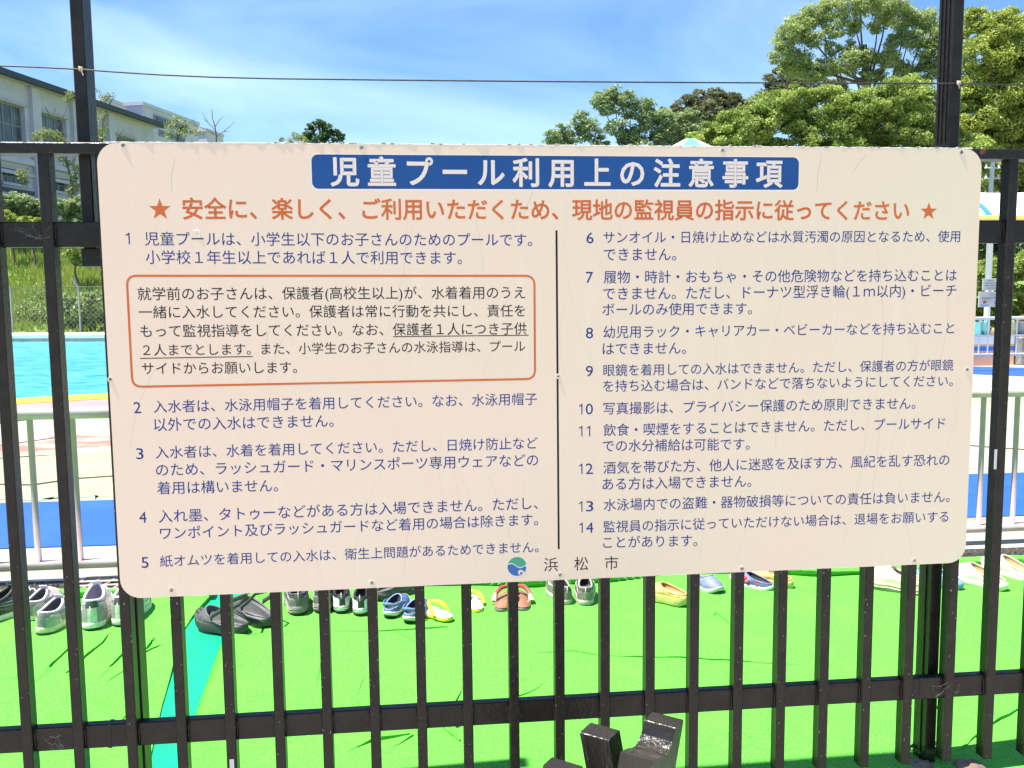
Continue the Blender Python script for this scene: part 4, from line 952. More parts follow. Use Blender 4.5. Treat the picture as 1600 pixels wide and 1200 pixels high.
BEI = dict(sole=(.58, .50, .32), upper=(.60, .50, .38), lining=(.26, .17, .12), collar=(.74, .62, .45), heel=(.58, .50, .38), detail=(.42, .32, .20), panel=(.64, .57, .45), lace=(.74, .66, .52), out=(.20, .22, .14), groove=(.55, .56, .36))
sneaker(-36, 978, 52, .22, BLKS, 'black sneaker with a cream sole, cut by the left edge')
gP = 'pair of grey and lilac sneakers behind the left bars'
sneaker(44, 972, 24, .19, W2, 'left shoe of the grey and lilac child sneakers, the half hidden rear one', W=.078)
sneaker(64, 992, 26, .20, W2, 'right shoe of the grey and lilac child sneakers, nearest the fence', W=.086)
sneaker(143, 985, 6, .21, W1, 'left shoe of the white and pale grey sneakers beside the drain grating', W=.092, h=1.3)
sneaker(186, 979, 16, .21, W1, 'right shoe of the white and pale grey sneakers, behind the post at the sign corner', W=.092, h=1.3)
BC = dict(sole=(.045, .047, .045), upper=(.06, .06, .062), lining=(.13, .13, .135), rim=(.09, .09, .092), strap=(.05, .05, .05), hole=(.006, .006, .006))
clog(384, 991, -46, .205, BC, 'left black rubber clog sandal lying over the turquoise strip', W=.088, strap_up=1.0)
clog(420, 981, -30, .205, BC, 'right black rubber clog sandal with its heel strap raised, beside its mate', W=.088, strap_up=1.0)
sneaker(467, 961, -6, .20, GRY, 'left shoe of the chunky dark grey sneakers', W=.080, chunky=True)
sneaker(503, 957, 4, .20, GRY, 'right shoe of the chunky dark grey sneakers, half behind a bar', W=.080, chunky=True)
sneaker(534, 957, -4, .17, WSB, 'left shoe of the black sneakers with thick white soles', W=.066, chunky=True)
sneaker(563, 961, 3, .17, WSB, 'right shoe of the black sneakers with thick white soles, beside a bar', W=.068, chunky=True)
clog(588, 938, 58, .17, BC, 'small black clog with an airy toe lying behind the blue clogs', W=.072, strap=False)
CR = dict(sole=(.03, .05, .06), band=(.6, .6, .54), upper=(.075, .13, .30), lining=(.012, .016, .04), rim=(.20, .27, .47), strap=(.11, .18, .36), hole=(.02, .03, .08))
clog(606, 965, 22, .14, CR, 'left shoe of the small blue clogs with a white sole band', W=.066, strap_up=.2)
clog(637, 973, 22, .14, CR, 'right shoe of the small blue clogs with a white sole band, set nearer the fence', W=.066, strap_up=.2)
YF = dict(sole=(.85, .62, .03), bed=(.85, .82, .76), strap=(.86, .66, .02))
flipflop(705, 970, -42, .135, YF, 'single yellow and white flip flop lying between two bars', W=.064)
flipflop(748, 957, -14, .135, YF, 'yellow and white flip flop touching the brown sandals', W=.062)
BS = dict(sole=(.20, .17, .13), bed=(.24, .11, .06), strap=(.42, .04, .05), print=(.42, .17, .05), print2=(.20, .17, .20), cord=(.62, .42, .33))
flipflop(781, 957, 14, .165, BS, 'left brown patterned thong sandal with red straps', W=.075)
flipflop(818, 956, -8, .165, BS, 'right brown patterned thong sandal with red straps, beside the polka dot shoes', W=.075)
PO1 = sneaker(886, 946, -16, .18, POL, 'left shoe of the taupe sneakers with black polka dot lining, behind a bar', W=.070)
PO2 = sneaker(915, 947, 0, .18, POL, 'right shoe of the taupe sneakers with black polka dot lining', W=.072)
dm = fm((.7, .68, .66)); rq = np.random.default_rng(3)
for po in (PO1, PO2):
    for k in range(10):
        x_, y_ = rq.uniform(-.014, .014), rq.uniform(.02, .085); MB().add([(x_+.0032*math.cos(t_), y_+.004*math.sin(t_), .0255) for t_ in np.linspace(0, 2*math.pi, 9)[:-1]], [tuple(range(8))]).build('polka_dot', dm, po)
    for k in range(9):
        t_ = rq.uniform(2.0, 4.3); MB().add([(.020*math.sin(t_)+.003*math.cos(a_), .054-.043*math.cos(t_)-.002, .042+.012*rq.uniform(-.3, 1)+.003*math.sin(a_)) for a_ in np.linspace(0, 2*math.pi, 7)[:-1]], [tuple(range(6))]).build('polka_dot', dm, po)
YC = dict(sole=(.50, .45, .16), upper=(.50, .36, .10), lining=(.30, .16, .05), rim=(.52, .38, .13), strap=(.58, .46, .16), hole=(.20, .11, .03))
clog(1073, 946, -55, .16, YC, 'mustard yellow clog with a perforated toe, toe pointing left', W=.072, strap=False, thick=.17)
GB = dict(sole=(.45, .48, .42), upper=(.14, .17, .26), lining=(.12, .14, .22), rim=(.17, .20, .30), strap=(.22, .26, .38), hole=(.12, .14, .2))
clog(1084, 909, 146, .15, GB, 'grey blue clog with a ribbed top, toe pointing towards the fence', W=.072, strap=False, holes=False, thick=.10)
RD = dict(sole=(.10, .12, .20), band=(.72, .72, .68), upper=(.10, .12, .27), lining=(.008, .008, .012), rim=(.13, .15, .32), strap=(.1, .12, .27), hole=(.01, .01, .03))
clog(1206, 924, -62, .15, RD, 'navy clog with red dots and a white sole band', W=.068, strap=False, holes=False, dots=(.62, .03, .06))
clog(1238, 921, -58, .16, YC, 'mustard yellow clog half hidden behind the navy dotted clog', W=.070, strap=False, thick=.17)
sneaker(1448, 929, -66, .22, BEI, 'chunky cream walking shoe left of the double post', W=.088, chunky=True, h=.8)
LB = dict(sole=(.15, .28, .40), upper=(.22, .40, .62), lining=(.1, .2, .3), rim=(.3, .5, .7), strap=(.22, .40, .62), hole=(.05, .1, .2))
clog(1504, 921, -62, .16, LB, 'light blue clog almost hidden behind the double post', W=.066, strap=False)
def slipon(px, py, yaw, L, label):
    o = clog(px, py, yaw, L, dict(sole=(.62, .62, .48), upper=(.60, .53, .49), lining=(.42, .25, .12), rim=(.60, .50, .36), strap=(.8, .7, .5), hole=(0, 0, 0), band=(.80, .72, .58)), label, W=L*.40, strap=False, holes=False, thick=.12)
    for c_, (i_, v) in (((.62, .04, .08), (19, .42)), ((.80, .50, .05), (17, .5)), ((.35, .25, .5), (16, .35))):
        p = shell_pt(i_, v, L*1.07, L*.42, L*.1284, (.33, .30, L*.42*.36, L*.193, L*.385, L*.032), 0, .02*L/.2)
        m_ = fm(c_, .3); mb = MB(); r_ = L*.035
        mb.add([p+np.array([r_*math.cos(t_)*1.2, r_*math.sin(t_), .001]) for t_ in np.linspace(0, 2*math.pi, 9)[:-1]]+[p+np.array([0, 0, .006])], [(k, (k+1) % 8, 8) for k in range(8)]); mb.build('flower_charm', m_, o)
    return o
slipon(1572, 924, -58, .20, 'white and pink slip-on with small flower charms, toe behind the last bar gap')
slipon(1618, 912, -50, .20, 'white and pink slip-on at the right edge, second of its pair')

# ------------------------------------------------------------------ terrain behind the pool
bank_m = mat('grass_bank', (0.12, 0.21, 0.04), 0.95, (0.20, 0.26, 0.07), 0.8, 0.5, 9)
def bank_z(x, y):
    s0_ = 29.3+np.clip((x+4)/10, 0, 1)*8; a_ = np.clip((y-s0_)/5.6, 0, 1); b_ = np.clip((y-s0_-5.6)/5, 0, 1)
    return -.02+2.2*a_+2.3*b_+.08*np.sin(x*1.3)*a_+.06*np.sin(y*2.1+x)*a_
xs_g = np.linspace(-70, 70, 141); ys_g = np.linspace(28.6, 90, 90)
Xg, Yg = np.meshgrid(xs_g, ys_g); Zg = bank_z(Xg, Yg); idx = np.arange(Xg.size).reshape(Xg.shape)
qg = np.stack([idx[:-1, :-1], idx[:-1, 1:], idx[1:, 1:], idx[1:, :-1]], -1).reshape(-1, 4)
tag(fast_mesh('hillside', np.stack([Xg, Yg, Zg], -1).reshape(-1, 3), qg, bank_m), kind='structure')
# long grass on the bank
gr_m = leafmat('long_grass', (0.22, 0.34, 0.05), (0.46, 0.52, 0.13), .4)
rg_ = np.random.default_rng(11); N = 60000
gx = rg_.uniform(-27, -6, N); gy = 29.3+rg_.uniform(0, 1, N)**.9*9.5; gz = bank_z(gx, gy)
patch = np.sin(gx*.9+1)*np.sin(gy*1.1+2)+.4*np.sin(gx*2.7+gy*1.9)
hgt = rg_.uniform(.10, .30, N)*(1+.35*patch); a_ = rg_.uniform(0, 6.28, N); wd = rg_.uniform(.012, .035, N)
lean = rg_.uniform(.05, .3, N); la = rg_.uniform(0, 6.28, N)
v0 = np.stack([gx-wd*np.cos(a_), gy-wd*np.sin(a_), gz], 1); v1 = np.stack([gx+wd*np.cos(a_), gy+wd*np.sin(a_), gz], 1)
tp = np.stack([gx+lean*hgt*np.cos(la), gy+lean*hgt*np.sin(la), gz+hgt], 1); v2 = tp+np.stack([wd*.3*np.cos(a_), wd*.3*np.sin(a_), 0*wd], 1); v3 = tp-np.stack([wd*.3*np.cos(a_), wd*.3*np.sin(a_), 0*wd], 1)
tag(fast_mesh('long_grass', np.stack([v0, v1, v2, v3], 1).reshape(-1, 3), np.arange(4*N).reshape(-1, 4), gr_m, None, np.repeat(np.clip(.5+.35*patch+rg_.normal(0, .2, N), 0, 1), 4)),
    'tall yellow green grass covering the bank below the white building', 'grass', kind='stuff')
# ------------------------------------------------------------------ chain-link fence on the far side of the pool
cl = thing('chain_link_fence', 'grey chain link fence between the pool and the grassy bank', 'fence', (0, 0, 0))
clm = mat('galvanised_mesh', (0.34, 0.37, 0.33), 0.5); YF_ = 28.9
z1c = float(V(60, 449, YF_)[2]); mb = MB(); s_ = .16; x = -26.0
while x < 14:
    for d_ in (-1, 1):
        mb.tube([(x, YF_, 0), (x+d_*z1c, YF_+.004*d_, z1c)], .004, 3)
    x += s_
tag(mb.build('wire_mesh', clm, cl), kind='stuff')
MB().tube([(-27, YF_, z1c), (15, YF_, z1c)], .018, 6).build('top_rail', mat('dark_rail', (.08, .07, .06), .6), cl)
cp = V(124, 470, YF_)[0]; dpx = V(124, 470, YF_)[0]-V(18, 470, YF_)[0]
for k in range(-4, 15):
    x = cp+dpx*k
    if x > 14: break
    MB().tube([(x, YF_-.03, 0), (x, YF_-.03, z1c-.02), (x-.16, YF_-.1, z1c+.30)], .032, 6).build('post', clm, cl)

# ------------------------------------------------------------------ trees, shrubs
bark = mat('grey_brown_bark', (0.085, 0.065, 0.05), 0.9, (0.15, 0.12, 0.10), 6, 0.5, 30)
PAL = {'camphor': ((0.20, 0.28, 0.09), (0.50, 0.58, 0.22)), 'yellowish': ((0.20, 0.28, 0.05), (0.52, 0.58, 0.13)), 'mid': ((0.14, 0.22, 0.045), (0.42, 0.52, 0.12)),
       'brownish': ((0.10, 0.115, 0.05), (0.23, 0.24, 0.12)), 'bluish': ((0.17, 0.25, 0.09), (0.42, 0.51, 0.23)), 'dark': ((0.03, 0.075, 0.02), (0.12, 0.20, 0.05)), 'pale': ((0.20, 0.26, 0.09), (0.34, 0.38, 0.14))}
LM = {k: leafmat('leaves_'+k, *v_) for k, v_ in PAL.items()}
def tree(name, label, cat, Y, lobes, pal, leaf=.11, dens=4.5, base=None, trunk_r=.22, group=None, limbs=True, zbase=None, sub=.30, flatten=.85, ydep=1.0, hollow=.55, seed=None, tk=True, grow=1.18, lfrac=.5):
    r_ = np.random.default_rng(seed if seed is not None else int(sum(map(ord, label))))
    L_ = [(V(x, y, Y), r*grow/pxm(Y)) for (x, y, r) in lobes]
    ctr = np.mean([c for c, _ in L_], 0)
    bx = base if base is not None else (ctr[0], Y)
    zb_ = float(bank_z(np.array(bx[0]), np.array(bx[1]))) if bx[1] > 28.6 else 0.0
    if zbase is not None: zb_ = zbase
    root = thing(name, label, cat, (float(bx[0]), float(bx[1]), zb_), 0, group); o0 = np.array([bx[0], bx[1], zb_])
    CC = []; TT = []
    for c, rad in L_:
        c = c+np.array([0, r_.uniform(-.5, .5)*rad*ydep, 0])
        nsub = max(9, int(34*min(1.6, rad/.8+.3)))
        d = r_.normal(size=(nsub, 3)); d /= np.linalg.norm(d, axis=1)[:, None]
        rr_ = hollow+(1-hollow)*r_.uniform(0, 1, nsub)**.5
        sc_ = c+d*rr_[:, None]*rad*np.array([1, 1, flatten])*(1-sub*.55)
        n_leaf = int(dens*math.pi*rad*rad/(leaf*leaf*.30)/nsub)+3
        for k in range(nsub):
            sr = rad*sub*r_.uniform(.7, 1.25)
            g_ = r_.normal(size=(n_leaf, 3)); g_ /= np.linalg.norm(g_, axis=1)[:, None]; g_ *= (r_.uniform(.25, 1, n_leaf)**.6)[:, None]
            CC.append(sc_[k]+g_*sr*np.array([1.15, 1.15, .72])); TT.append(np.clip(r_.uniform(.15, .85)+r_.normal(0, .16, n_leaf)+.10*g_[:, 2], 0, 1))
    CC = np.concatenate(CC)-o0; TT = np.concatenate(TT)
    vv, qq = leafcloud(CC, leaf, r_, up=.45)
    fast_mesh('crown', vv, qq, LM[pal], root, np.repeat(TT, 4))
    if tk:
        mb = MB(); top_ = ctr-o0; h_ = top_[2]
        fork = np.array([top_[0]*.35, top_[1]*.3, h_*.45])
        tp_ = [np.zeros(3), fork*.5+[.06, 0, 0], fork, (fork+top_)/2+[r_.uniform(-.2, .2), 0, 0], top_]
        mb.tube(tp_, [trunk_r*1.25, trunk_r, trunk_r*.85, trunk_r*.55, trunk_r*.3], 9); mb.build('trunk', bark, root, True)
        if limbs:
            for i, (c, rad) in enumerate(L_):
                if rad < .12 or r_.uniform() > lfrac: continue
                e = c-o0; st = tp_[2]+(tp_[4]-tp_[2])*r_.uniform(0, .8); mid = (st+e)/2+np.array([0, 0, -.12*np.linalg.norm(e-st)])+r_.normal(0, .05, 3)
                MB().tube([st, (st+mid)/2+r_.normal(0, .04, 3), mid, (mid+e)/2+r_.normal(0, .06, 3), e, e+np.array([r_.uniform(-.4, .4), 0, .5])*rad], [trunk_r*.30, trunk_r*.22, trunk_r*.16, trunk_r*.11, trunk_r*.06, trunk_r*.02], 6).build('limb', bark, root, True)
    return root
T1 = [(1216, 88, 20), (1228, 62, 24), (1250, 38, 26), (1278, 22, 26), (1308, 14, 28), (1345, 8, 30), (1385, 12, 28), (1420, 22, 28), (1452, 32, 26), (1246, 95, 28), (1268, 62, 20), (1300, 48, 18),
      (1335, 40, 18), (1322, 100, 24), (1352, 88, 22), (1385, 92, 22), (1290, 108, 22), (1420, 62, 24), (1445, 78, 24), (1372, 38, 16), (1408, 108, 18), (1268, 116, 20), (1330, 70, 12), (1455, 110, 26), (1350, 122, 14), (1470, 60, 26), (1475, 90, 26), (1300, 75, 14), (1395, 66, 14), (1430, 125, 22), (1375, 118, 16)]
tree('camphor_tree', 'tall airy camphor tree with sky showing through its crown, left of the right-hand post', 'tree', 32, T1, 'camphor', leaf=.09, dens=5.2, trunk_r=.26, base=(V(1380, 200, 32)[0], 32.0), sub=.34, hollow=.35, grow=1.09, lfrac=.7)
T2 = [(1532, 34, 26), (1560, 52, 32), (1590, 66, 30), (1620, 50, 34), (1538, 86, 36), (1578, 102, 40), (1625, 110, 44), (1530, 135, 34), (1570, 155, 42), (1615, 170, 46), (1540, 190, 38), (1585, 212, 46), (1660, 120, 60), (1660, 200, 60), (1570, 262, 46), (1630, 270, 50), (1530, 250, 36), (1500, 200, 34), (1505, 150, 26), (1540, 310, 36), (1600, 330, 40)]
tree('broadleaf_tree', 'tall yellow green broadleaf tree right of the right-hand post', 'tree', 28, T2, 'yellowish', leaf=.10, dens=7.5, trunk_r=.2, sub=.27, grow=1.3, lfrac=.25)
T3 = [(1105, 222, 28), (1140, 212, 34), (1178, 196, 34), (1212, 172, 34), (1248, 158, 30), (1285, 172, 34), (1320, 185, 36), (1358, 172, 34), (1395, 160, 36), (1432, 150, 34), (1462, 165, 34), (1235, 205, 38), (1290, 220, 40), (1350, 222, 42), (1410, 208, 42), (1460, 218, 40), (1180, 238, 36), (1500, 245, 40), (1120, 270, 44), (1220, 275, 50), (1320, 285, 52), (1420, 280, 52), (1490, 300, 46)]
tree('evergreen_thicket_tree', 'broad bushy evergreen tree with a dense rounded crown, directly above the sign at right', 'tree', 24, T3, 'mid', leaf=.08, dens=8, trunk_r=.2, sub=.25, grow=1.3, lfrac=0)
T4 = [(1048, 186, 20), (1068, 172, 20), (1092, 162, 20), (1118, 158, 19), (1142, 166, 18), (1160, 176, 18), (1095, 186, 30), (1130, 188, 28), (1060, 200, 24), (1185, 182, 24), (1215, 130, 20), (1240, 112, 18), (1232, 140, 24), (1205, 160, 24), (1275, 132, 20), (1300, 140, 18), (1100, 215, 36), (1160, 220, 36)]
tree('oak_tree', 'brownish green dome shaped tree rising behind the others above the middle right of the sign', 'tree', 46, T4, 'brownish', leaf=.14, dens=8, trunk_r=.3, sub=.24, grow=1.3, lfrac=0)
T5 = [(864, 216, 14), (880, 204, 13), (898, 214, 13), (911, 188, 15), (920, 204, 16), (940, 158, 15), (958, 150, 15), (978, 158, 15), (948, 172, 13), (985, 172, 13), (1006, 166, 14), (1012, 186, 18), (962, 203, 16), (985, 218, 17), (1000, 205, 15), (1036, 186, 15), (1042, 205, 20), (1062, 190, 16), (1078, 182, 14), (1084, 200, 16), (1070, 218, 20), (1022, 222, 16), (940, 222, 12), (880, 236, 20), (930, 246, 24), (990, 250, 26), (1050, 250, 26)]
tree('zelkova_tree', 'blue green loosely branched tree above the middle of the sign', 'tree', 28, T5, 'bluish', leaf=.085, dens=5.5, trunk_r=.14, sub=.33, hollow=.45, grow=1.32, lfrac=.4)
T6 = [(490, 197, 8), (500, 192, 8), (512, 201, 9), (484, 208, 9), (505, 212, 11), (524, 207, 7), (534, 214, 6), (478, 216, 8), (495, 226, 12), (525, 226, 11)]
tree('pine_tree', 'small dark green tree top peeking over the sign left of its blue header', 'tree', 42, T6, 'dark', leaf=.14, dens=5, trunk_r=.18, sub=.36)
tree('willow_tree', 'pale wispy tree top just left of the small dark tree behind the sign', 'tree', 41, [(462, 213, 8), (472, 220, 8), (452, 222, 6), (440, 218, 4)], 'pale', leaf=.10, dens=1.6, trunk_r=.06, sub=.4)
def twigtree(label, Y, trunk, branches, clumps, pal='pale', tr=.05, leafs=.09, dens=1.6, name='young_tree', br=.018):
    b0 = V(trunk[0][0], trunk[0][1], Y); zb_ = float(bank_z(np.array(b0[0]), np.array(Y))) if Y > 28.6 else 0.0
    o0 = np.array([b0[0], Y, min(zb_, b0[2])]); root = thing(name, label, 'tree', tuple(map(float, o0)))
    P = [np.zeros(3)]+[V(x, y, Y)-o0 for x, y in trunk]; n_ = len(P)
    MB().tube(P, [tr*(1-.75*i/(n_-1)) for i in range(n_)], 7).build('trunk', bark, root, True)
    r_ = np.random.default_rng(len(label)); 
    for b_ in branches:
        Q = [V(x, y, Y+r_.uniform(-.2, .2) if i else Y)-o0 for i, (x, y) in enumerate(b_)]
        MB().tube(Q, [br*(1-.7*i/(len(Q)-1)) for i in range(len(Q))], 5).build('branch', bark, root, True)
    if clumps:
        CC = []; TT = []
        for (x, y, rp) in clumps:
            c = V(x, y, Y)-o0; rad = rp/pxm(Y); n2 = int(dens*math.pi*rad*rad/(leafs*leafs*.3))+6
            g_ = r_.normal(size=(n2, 3)); g_ /= np.linalg.norm(g_, axis=1)[:, None]; g_ *= (r_.uniform(0, 1, n2)**.5)[:, None]*rad; CC.append(c+g_); TT.append(np.clip(r_.uniform(.1, 1, n2), 0, 1))
        CC = np.concatenate(CC); TT = np.concatenate(TT); vv, qq = leafcloud(CC, leafs, r_, up=.3); fast_mesh('crown', vv, qq, LM[pal], root, np.repeat(TT, 4))
    return root
twigtree('slender young tree with sparse yellow green leaves, left of the tall left post', 38.5,
         [(114, 330), (113, 300), (110, 276), (102, 244), (100, 212), (92, 197), (80, 185), (70, 166)], [[(102, 250), (92, 253), (84, 251)], [(104, 262), (116, 250), (122, 242)], [(92, 197), (100, 180), (108, 160)], [(80, 185), (86, 172), (88, 168)], [(100, 225), (80, 214), (52, 210)], [(108, 270), (70, 262), (46, 246)], [(45, 262), (36, 270), (30, 285)]],
         [(34, 272, 9), (40, 285, 7), (58, 213, 8), (72, 209, 10), (88, 213, 10), (97, 219, 8), (110, 148, 7), (104, 154, 5), (96, 246, 8), (105, 255, 7), (116, 274, 10), (120, 290, 11), (112, 300, 10), (122, 262, 9)], 'pale', .055, .11, 2.4)
twigtree('thin tree with feathery twigs just right of the tall left post', 38.7, [(160, 260), (159, 215), (161, 190), (168, 168), (174, 155)], [[(161, 190), (156, 170), (158, 150)], [(168, 168), (178, 152), (182, 148)], [(160, 205), (150, 198), (146, 190)]],
         [(158, 186, 7), (163, 200, 8), (158, 212, 9), (162, 152, 8), (172, 150, 7), (152, 140, 4), (166, 178, 5)], 'pale', .04, .09, 1.6)
twigtree('dark bare branch leaning over the sign edge in front of the white building', 38.6, [(170, 240), (184, 214), (194, 202)], [[(184, 214), (178, 205)]], [], tr=.03)
twigtree('small leafy tree before the far white block, at the end of the long building', 39, [(276, 240), (278, 212), (284, 198), (290, 188)], [[(278, 212), (266, 200), (262, 190)], [(284, 200), (296, 192), (304, 186)]], [(266, 196, 9), (276, 188, 8), (288, 196, 9), (284, 208, 10), (264, 210, 8), (300, 204, 8), (312, 208, 6)], 'pale', .07, .12, 1.5)
twigtree('bare leafless tree above the top edge of the sign, right of the buildings', 40, [(338, 240), (338, 212), (336, 198), (332, 184), (331, 170)], [[(337, 204), (324, 190), (316, 176)], [(336, 198), (344, 186), (349, 182)], [(338, 214), (350, 205), (361, 196), (366, 190)], [(350, 205), (359, 206)], [(324, 190), (318, 186)], [(338, 212), (322, 202), (304, 196), (302, 188)]], [], tr=.045, br=.022)
def shrub(label, Y, lobes, pal, leaf=.09, dens=4, sub=.3, name='shrub', cat='shrub'):
    return tree(name, label, cat, Y, lobes, pal, leaf=leaf, dens=dens, trunk_r=.04, limbs=False, sub=sub, hollow=.5)
shrub('round clipped yellow green shrub at the left edge above the middle fence rail', 35.5, [(8, 340, 13), (24, 343, 12)], 'yellowish', .06, 9, .22)
shrub('yellow green shrub right of the round clipped one below the building', 35, [(42, 346, 10), (56, 346, 10)], 'yellowish', .06, 9, .25)
shrub('dark leafy shrub along the foot of the white building at the far left', 36.8, [(12, 318, 13), (28, 314, 14), (46, 320, 13), (60, 326, 12), (-8, 312, 14), (2, 334, 13), (20, 332, 13), (38, 334, 13), (56, 340, 12)], 'bluish', .09, 7)
shrub('large bright green shrub beside the tall left post', 35, [(90, 322, 14), (108, 324, 15), (124, 318, 14), (112, 342, 15), (130, 345, 15), (94, 342, 13), (146, 330, 14)], 'bluish', .08, 7)
shrub('low leafy bush on the grassy bank right of the second bar', 33, [(112, 392, 13), (126, 400, 11), (118, 408, 8), (106, 382, 9)], 'mid', .09, 3.5)
shrub('leafy climber growing through the chain link fence near the sign', 29.8, [(104, 470, 13), (116, 486, 15), (134, 470, 13), (146, 492, 17), (152, 466, 13), (158, 508, 12), (130, 506, 11), (108, 505, 9)], 'bluish', .12, 3.4)
shrub('dark green plant at the foot of the chain link fence beside the sign', 29.6, [(136, 514, 8), (150, 512, 8), (162, 514, 9)], 'mid', .09, 4)
shrub('pale straggly weeds behind the chain link fence at the far left', 30.2, [(40, 478, 11), (60, 490, 13), (26, 498, 11), (48, 508, 10), (68, 462, 9)], 'pale', .09, 1.6)

# undergrowth along the far side of the pool
ug = np.random.default_rng(23); CC = []; TT = []
for i in range(46):
    x_ = -8+.72*i+ug.uniform(-.4, .4); y_ = 30.6+max(0, x_-1)*.25+ug.uniform(-.6, 1.8); z_ = float(bank_z(np.array(x_), np.array(y_)))
    for k in range(9):
        c_ = np.array([x_+ug.normal(0, .45), y_+ug.normal(0, .45), z_+ug.uniform(.1, 1.1)]); g_ = ug.normal(size=(130, 3)); g_ /= np.linalg.norm(g_, axis=1)[:, None]
        CC.append(c_+g_*(ug.uniform(.3, 1, 130)**.5)[:, None]*.36); TT.append(np.clip(ug.uniform(.1, .9)+ug.normal(0, .15, 130), 0, 1))
CC = np.concatenate(CC); TT = np.concatenate(TT); vv, qq = leafcloud(CC, .13, ug)
tag(fast_mesh('undergrowth', vv, qq, LM['mid'], None, np.repeat(TT, 4)), 'wild green undergrowth covering the bank behind the chain link fence', 'undergrowth', kind='stuff')
# ------------------------------------------------------------------ white buildings on the bank
wall_m = mat('white_render_wall', (0.50, 0.475, 0.56), 0.85, (0.42, 0.40, 0.47), 1.2, 0.1, 10, lo=.45, hi=.8)
wall2_m = mat('bright_render_wall', (0.60, 0.56, 0.64), 0.85, (0.54, 0.51, 0.58), .8)
fascia_m = mat('slate_fascia', (0.035, 0.045, 0.055), 0.6); soff_m = mat('beige_soffit', (0.46, 0.42, 0.36), 0.8)
glass_m = mat('window_glass', (0.05, 0.06, 0.065), 0.15, (0.13, 0.15, 0.15), 1.2, spec=.5); frame_m = mat('window_frame', (0.26, 0.27, 0.27), 0.5); sill_m = mat('cream_lintel', (0.42, 0.39, 0.37), 0.8)
pipe_m = mat('pale_downpipe', (0.56, 0.56, 0.55), 0.6)
hv = ray(1025, 466); FD = np.array([hv[0], hv[1], 0]); FD /= np.linalg.norm(FD); FN = np.array([FD[1], -FD[0], 0])    # along the facade, and out of it
class Facade:
    def __init__(s, px, D):
        d = ray(px, 466); s.o = CAM+d*D; s.o[2] = 0
    def fp(s, px, py, out=0.0):       # sight line on the facade plane -> (distance along, height)
        d = ray(px, py); o = s.o+FN*out; t_ = np.dot(FN, o-CAM)/np.dot(FN, d); p = CAM+d*t_; return float(np.dot(p-s.o, FD)), float(p[2])
    def box(s, mb, s0, s1, n0, n1, z0, z1):
        P = []
        for z in (z0, z1):
            for a_, b_ in ((s0, n1), (s1, n1), (s1, n0), (s0, n0)): q_ = s.o+FD*a_+FN*b_; P.append((q_[0], q_[1], z))
        mb.add(P, [(0, 3, 2, 1), (4, 5, 6, 7), (0, 1, 5, 4), (1, 2, 6, 5), (2, 3, 7, 6), (3, 0, 4, 7)]); return mb
    def part(s, name, m, parent, *a): return s.box(MB(), *a).build(name, m, parent)
F = Facade(0, 42.0)
hall = thing('long_white_building', 'long two storey white building with a dark roof edge at the far left', 'building', (0, 0, 0))
zr0, zr1 = F.fp(0, 113, .7)[1], F.fp(0, 104, .7)[1]
send = F.fp(240, 200)[0]; S0 = -30.0; ZB = 3.0
# openings (s0, s1, z0, z1)
sa, sb = F.fp(66, 200)[0], F.fp(104, 200)[0]; bay = F.fp(174, 200)[0]-F.fp(54, 200)[0]
zt_, zb2 = F.fp(66, 176)[1], F.fp(104, 247)[1]
sc0 = F.fp(40, 200)[0]
za, zb3 = F.fp(5, 262)[1], F.fp(48, 291)[1]
wins = []
ww = sb-sa; gap = sa-sc0
k_ = -5; s_ = sa-5*(ww+gap)
while s_ < send-1.2:
    e_ = min(s_+ww, send-.5); wins.append((s_, e_, zb2, zt_)); wins.append((s_+.1, e_-.1, zb3, za)); s_ += ww+gap
# wall with real openings: a grid of panels round the openings
ss = sorted({S0, send}|{v for w_ in wins for v in w_[:2] if S0 < v < send}); zz = sorted({ZB, zr0+.05}|{v for w_ in wins for v in w_[2:]})
mb = MB()
for i in range(len(ss)-1):
    for j in range(len(zz)-1):
        cs, cz = (ss[i]+ss[i+1])/2, (zz[j]+zz[j+1])/2
        if not any(w_[0] < cs < w_[1] and w_[2] < cz < w_[3] for w_ in wins):
            P = [F.o+FD*a_ for a_ in (ss[i], ss[i+1])]; mb.add([(*P[0][:2], zz[j]), (*P[1][:2], zz[j]), (*P[1][:2], zz[j+1]), (*P[0][:2], zz[j+1])], [(0, 1, 2, 3)])
for w_ in wins:      # reveals
    a_, b_, z0, z1 = w_; 
    for (p, q_) in (((a_, z0), (b_, z0)), ((b_, z0), (b_, z1)), ((b_, z1), (a_, z1)), ((a_, z1), (a_, z0))):
        A_, B_ = F.o+FD*p[0], F.o+FD*q_[0]; A2, B2 = A_-FN*.3, B_-FN*.3
        mb.add([(*A_[:2], p[1]), (*B_[:2], q_[1]), (*B2[:2], q_[1]), (*A2[:2], p[1])], [(0, 1, 2, 3)])
mb.build('wall', wall_m, hall)
F.part('end_wall', wall_m, hall, send-.02, send+.0, -12, -.001, ZB, zr0+.05)
F.part('rear_wall', wall_m, hall, S0, send-.03, -12, -11.8, ZB, zr0+.05)
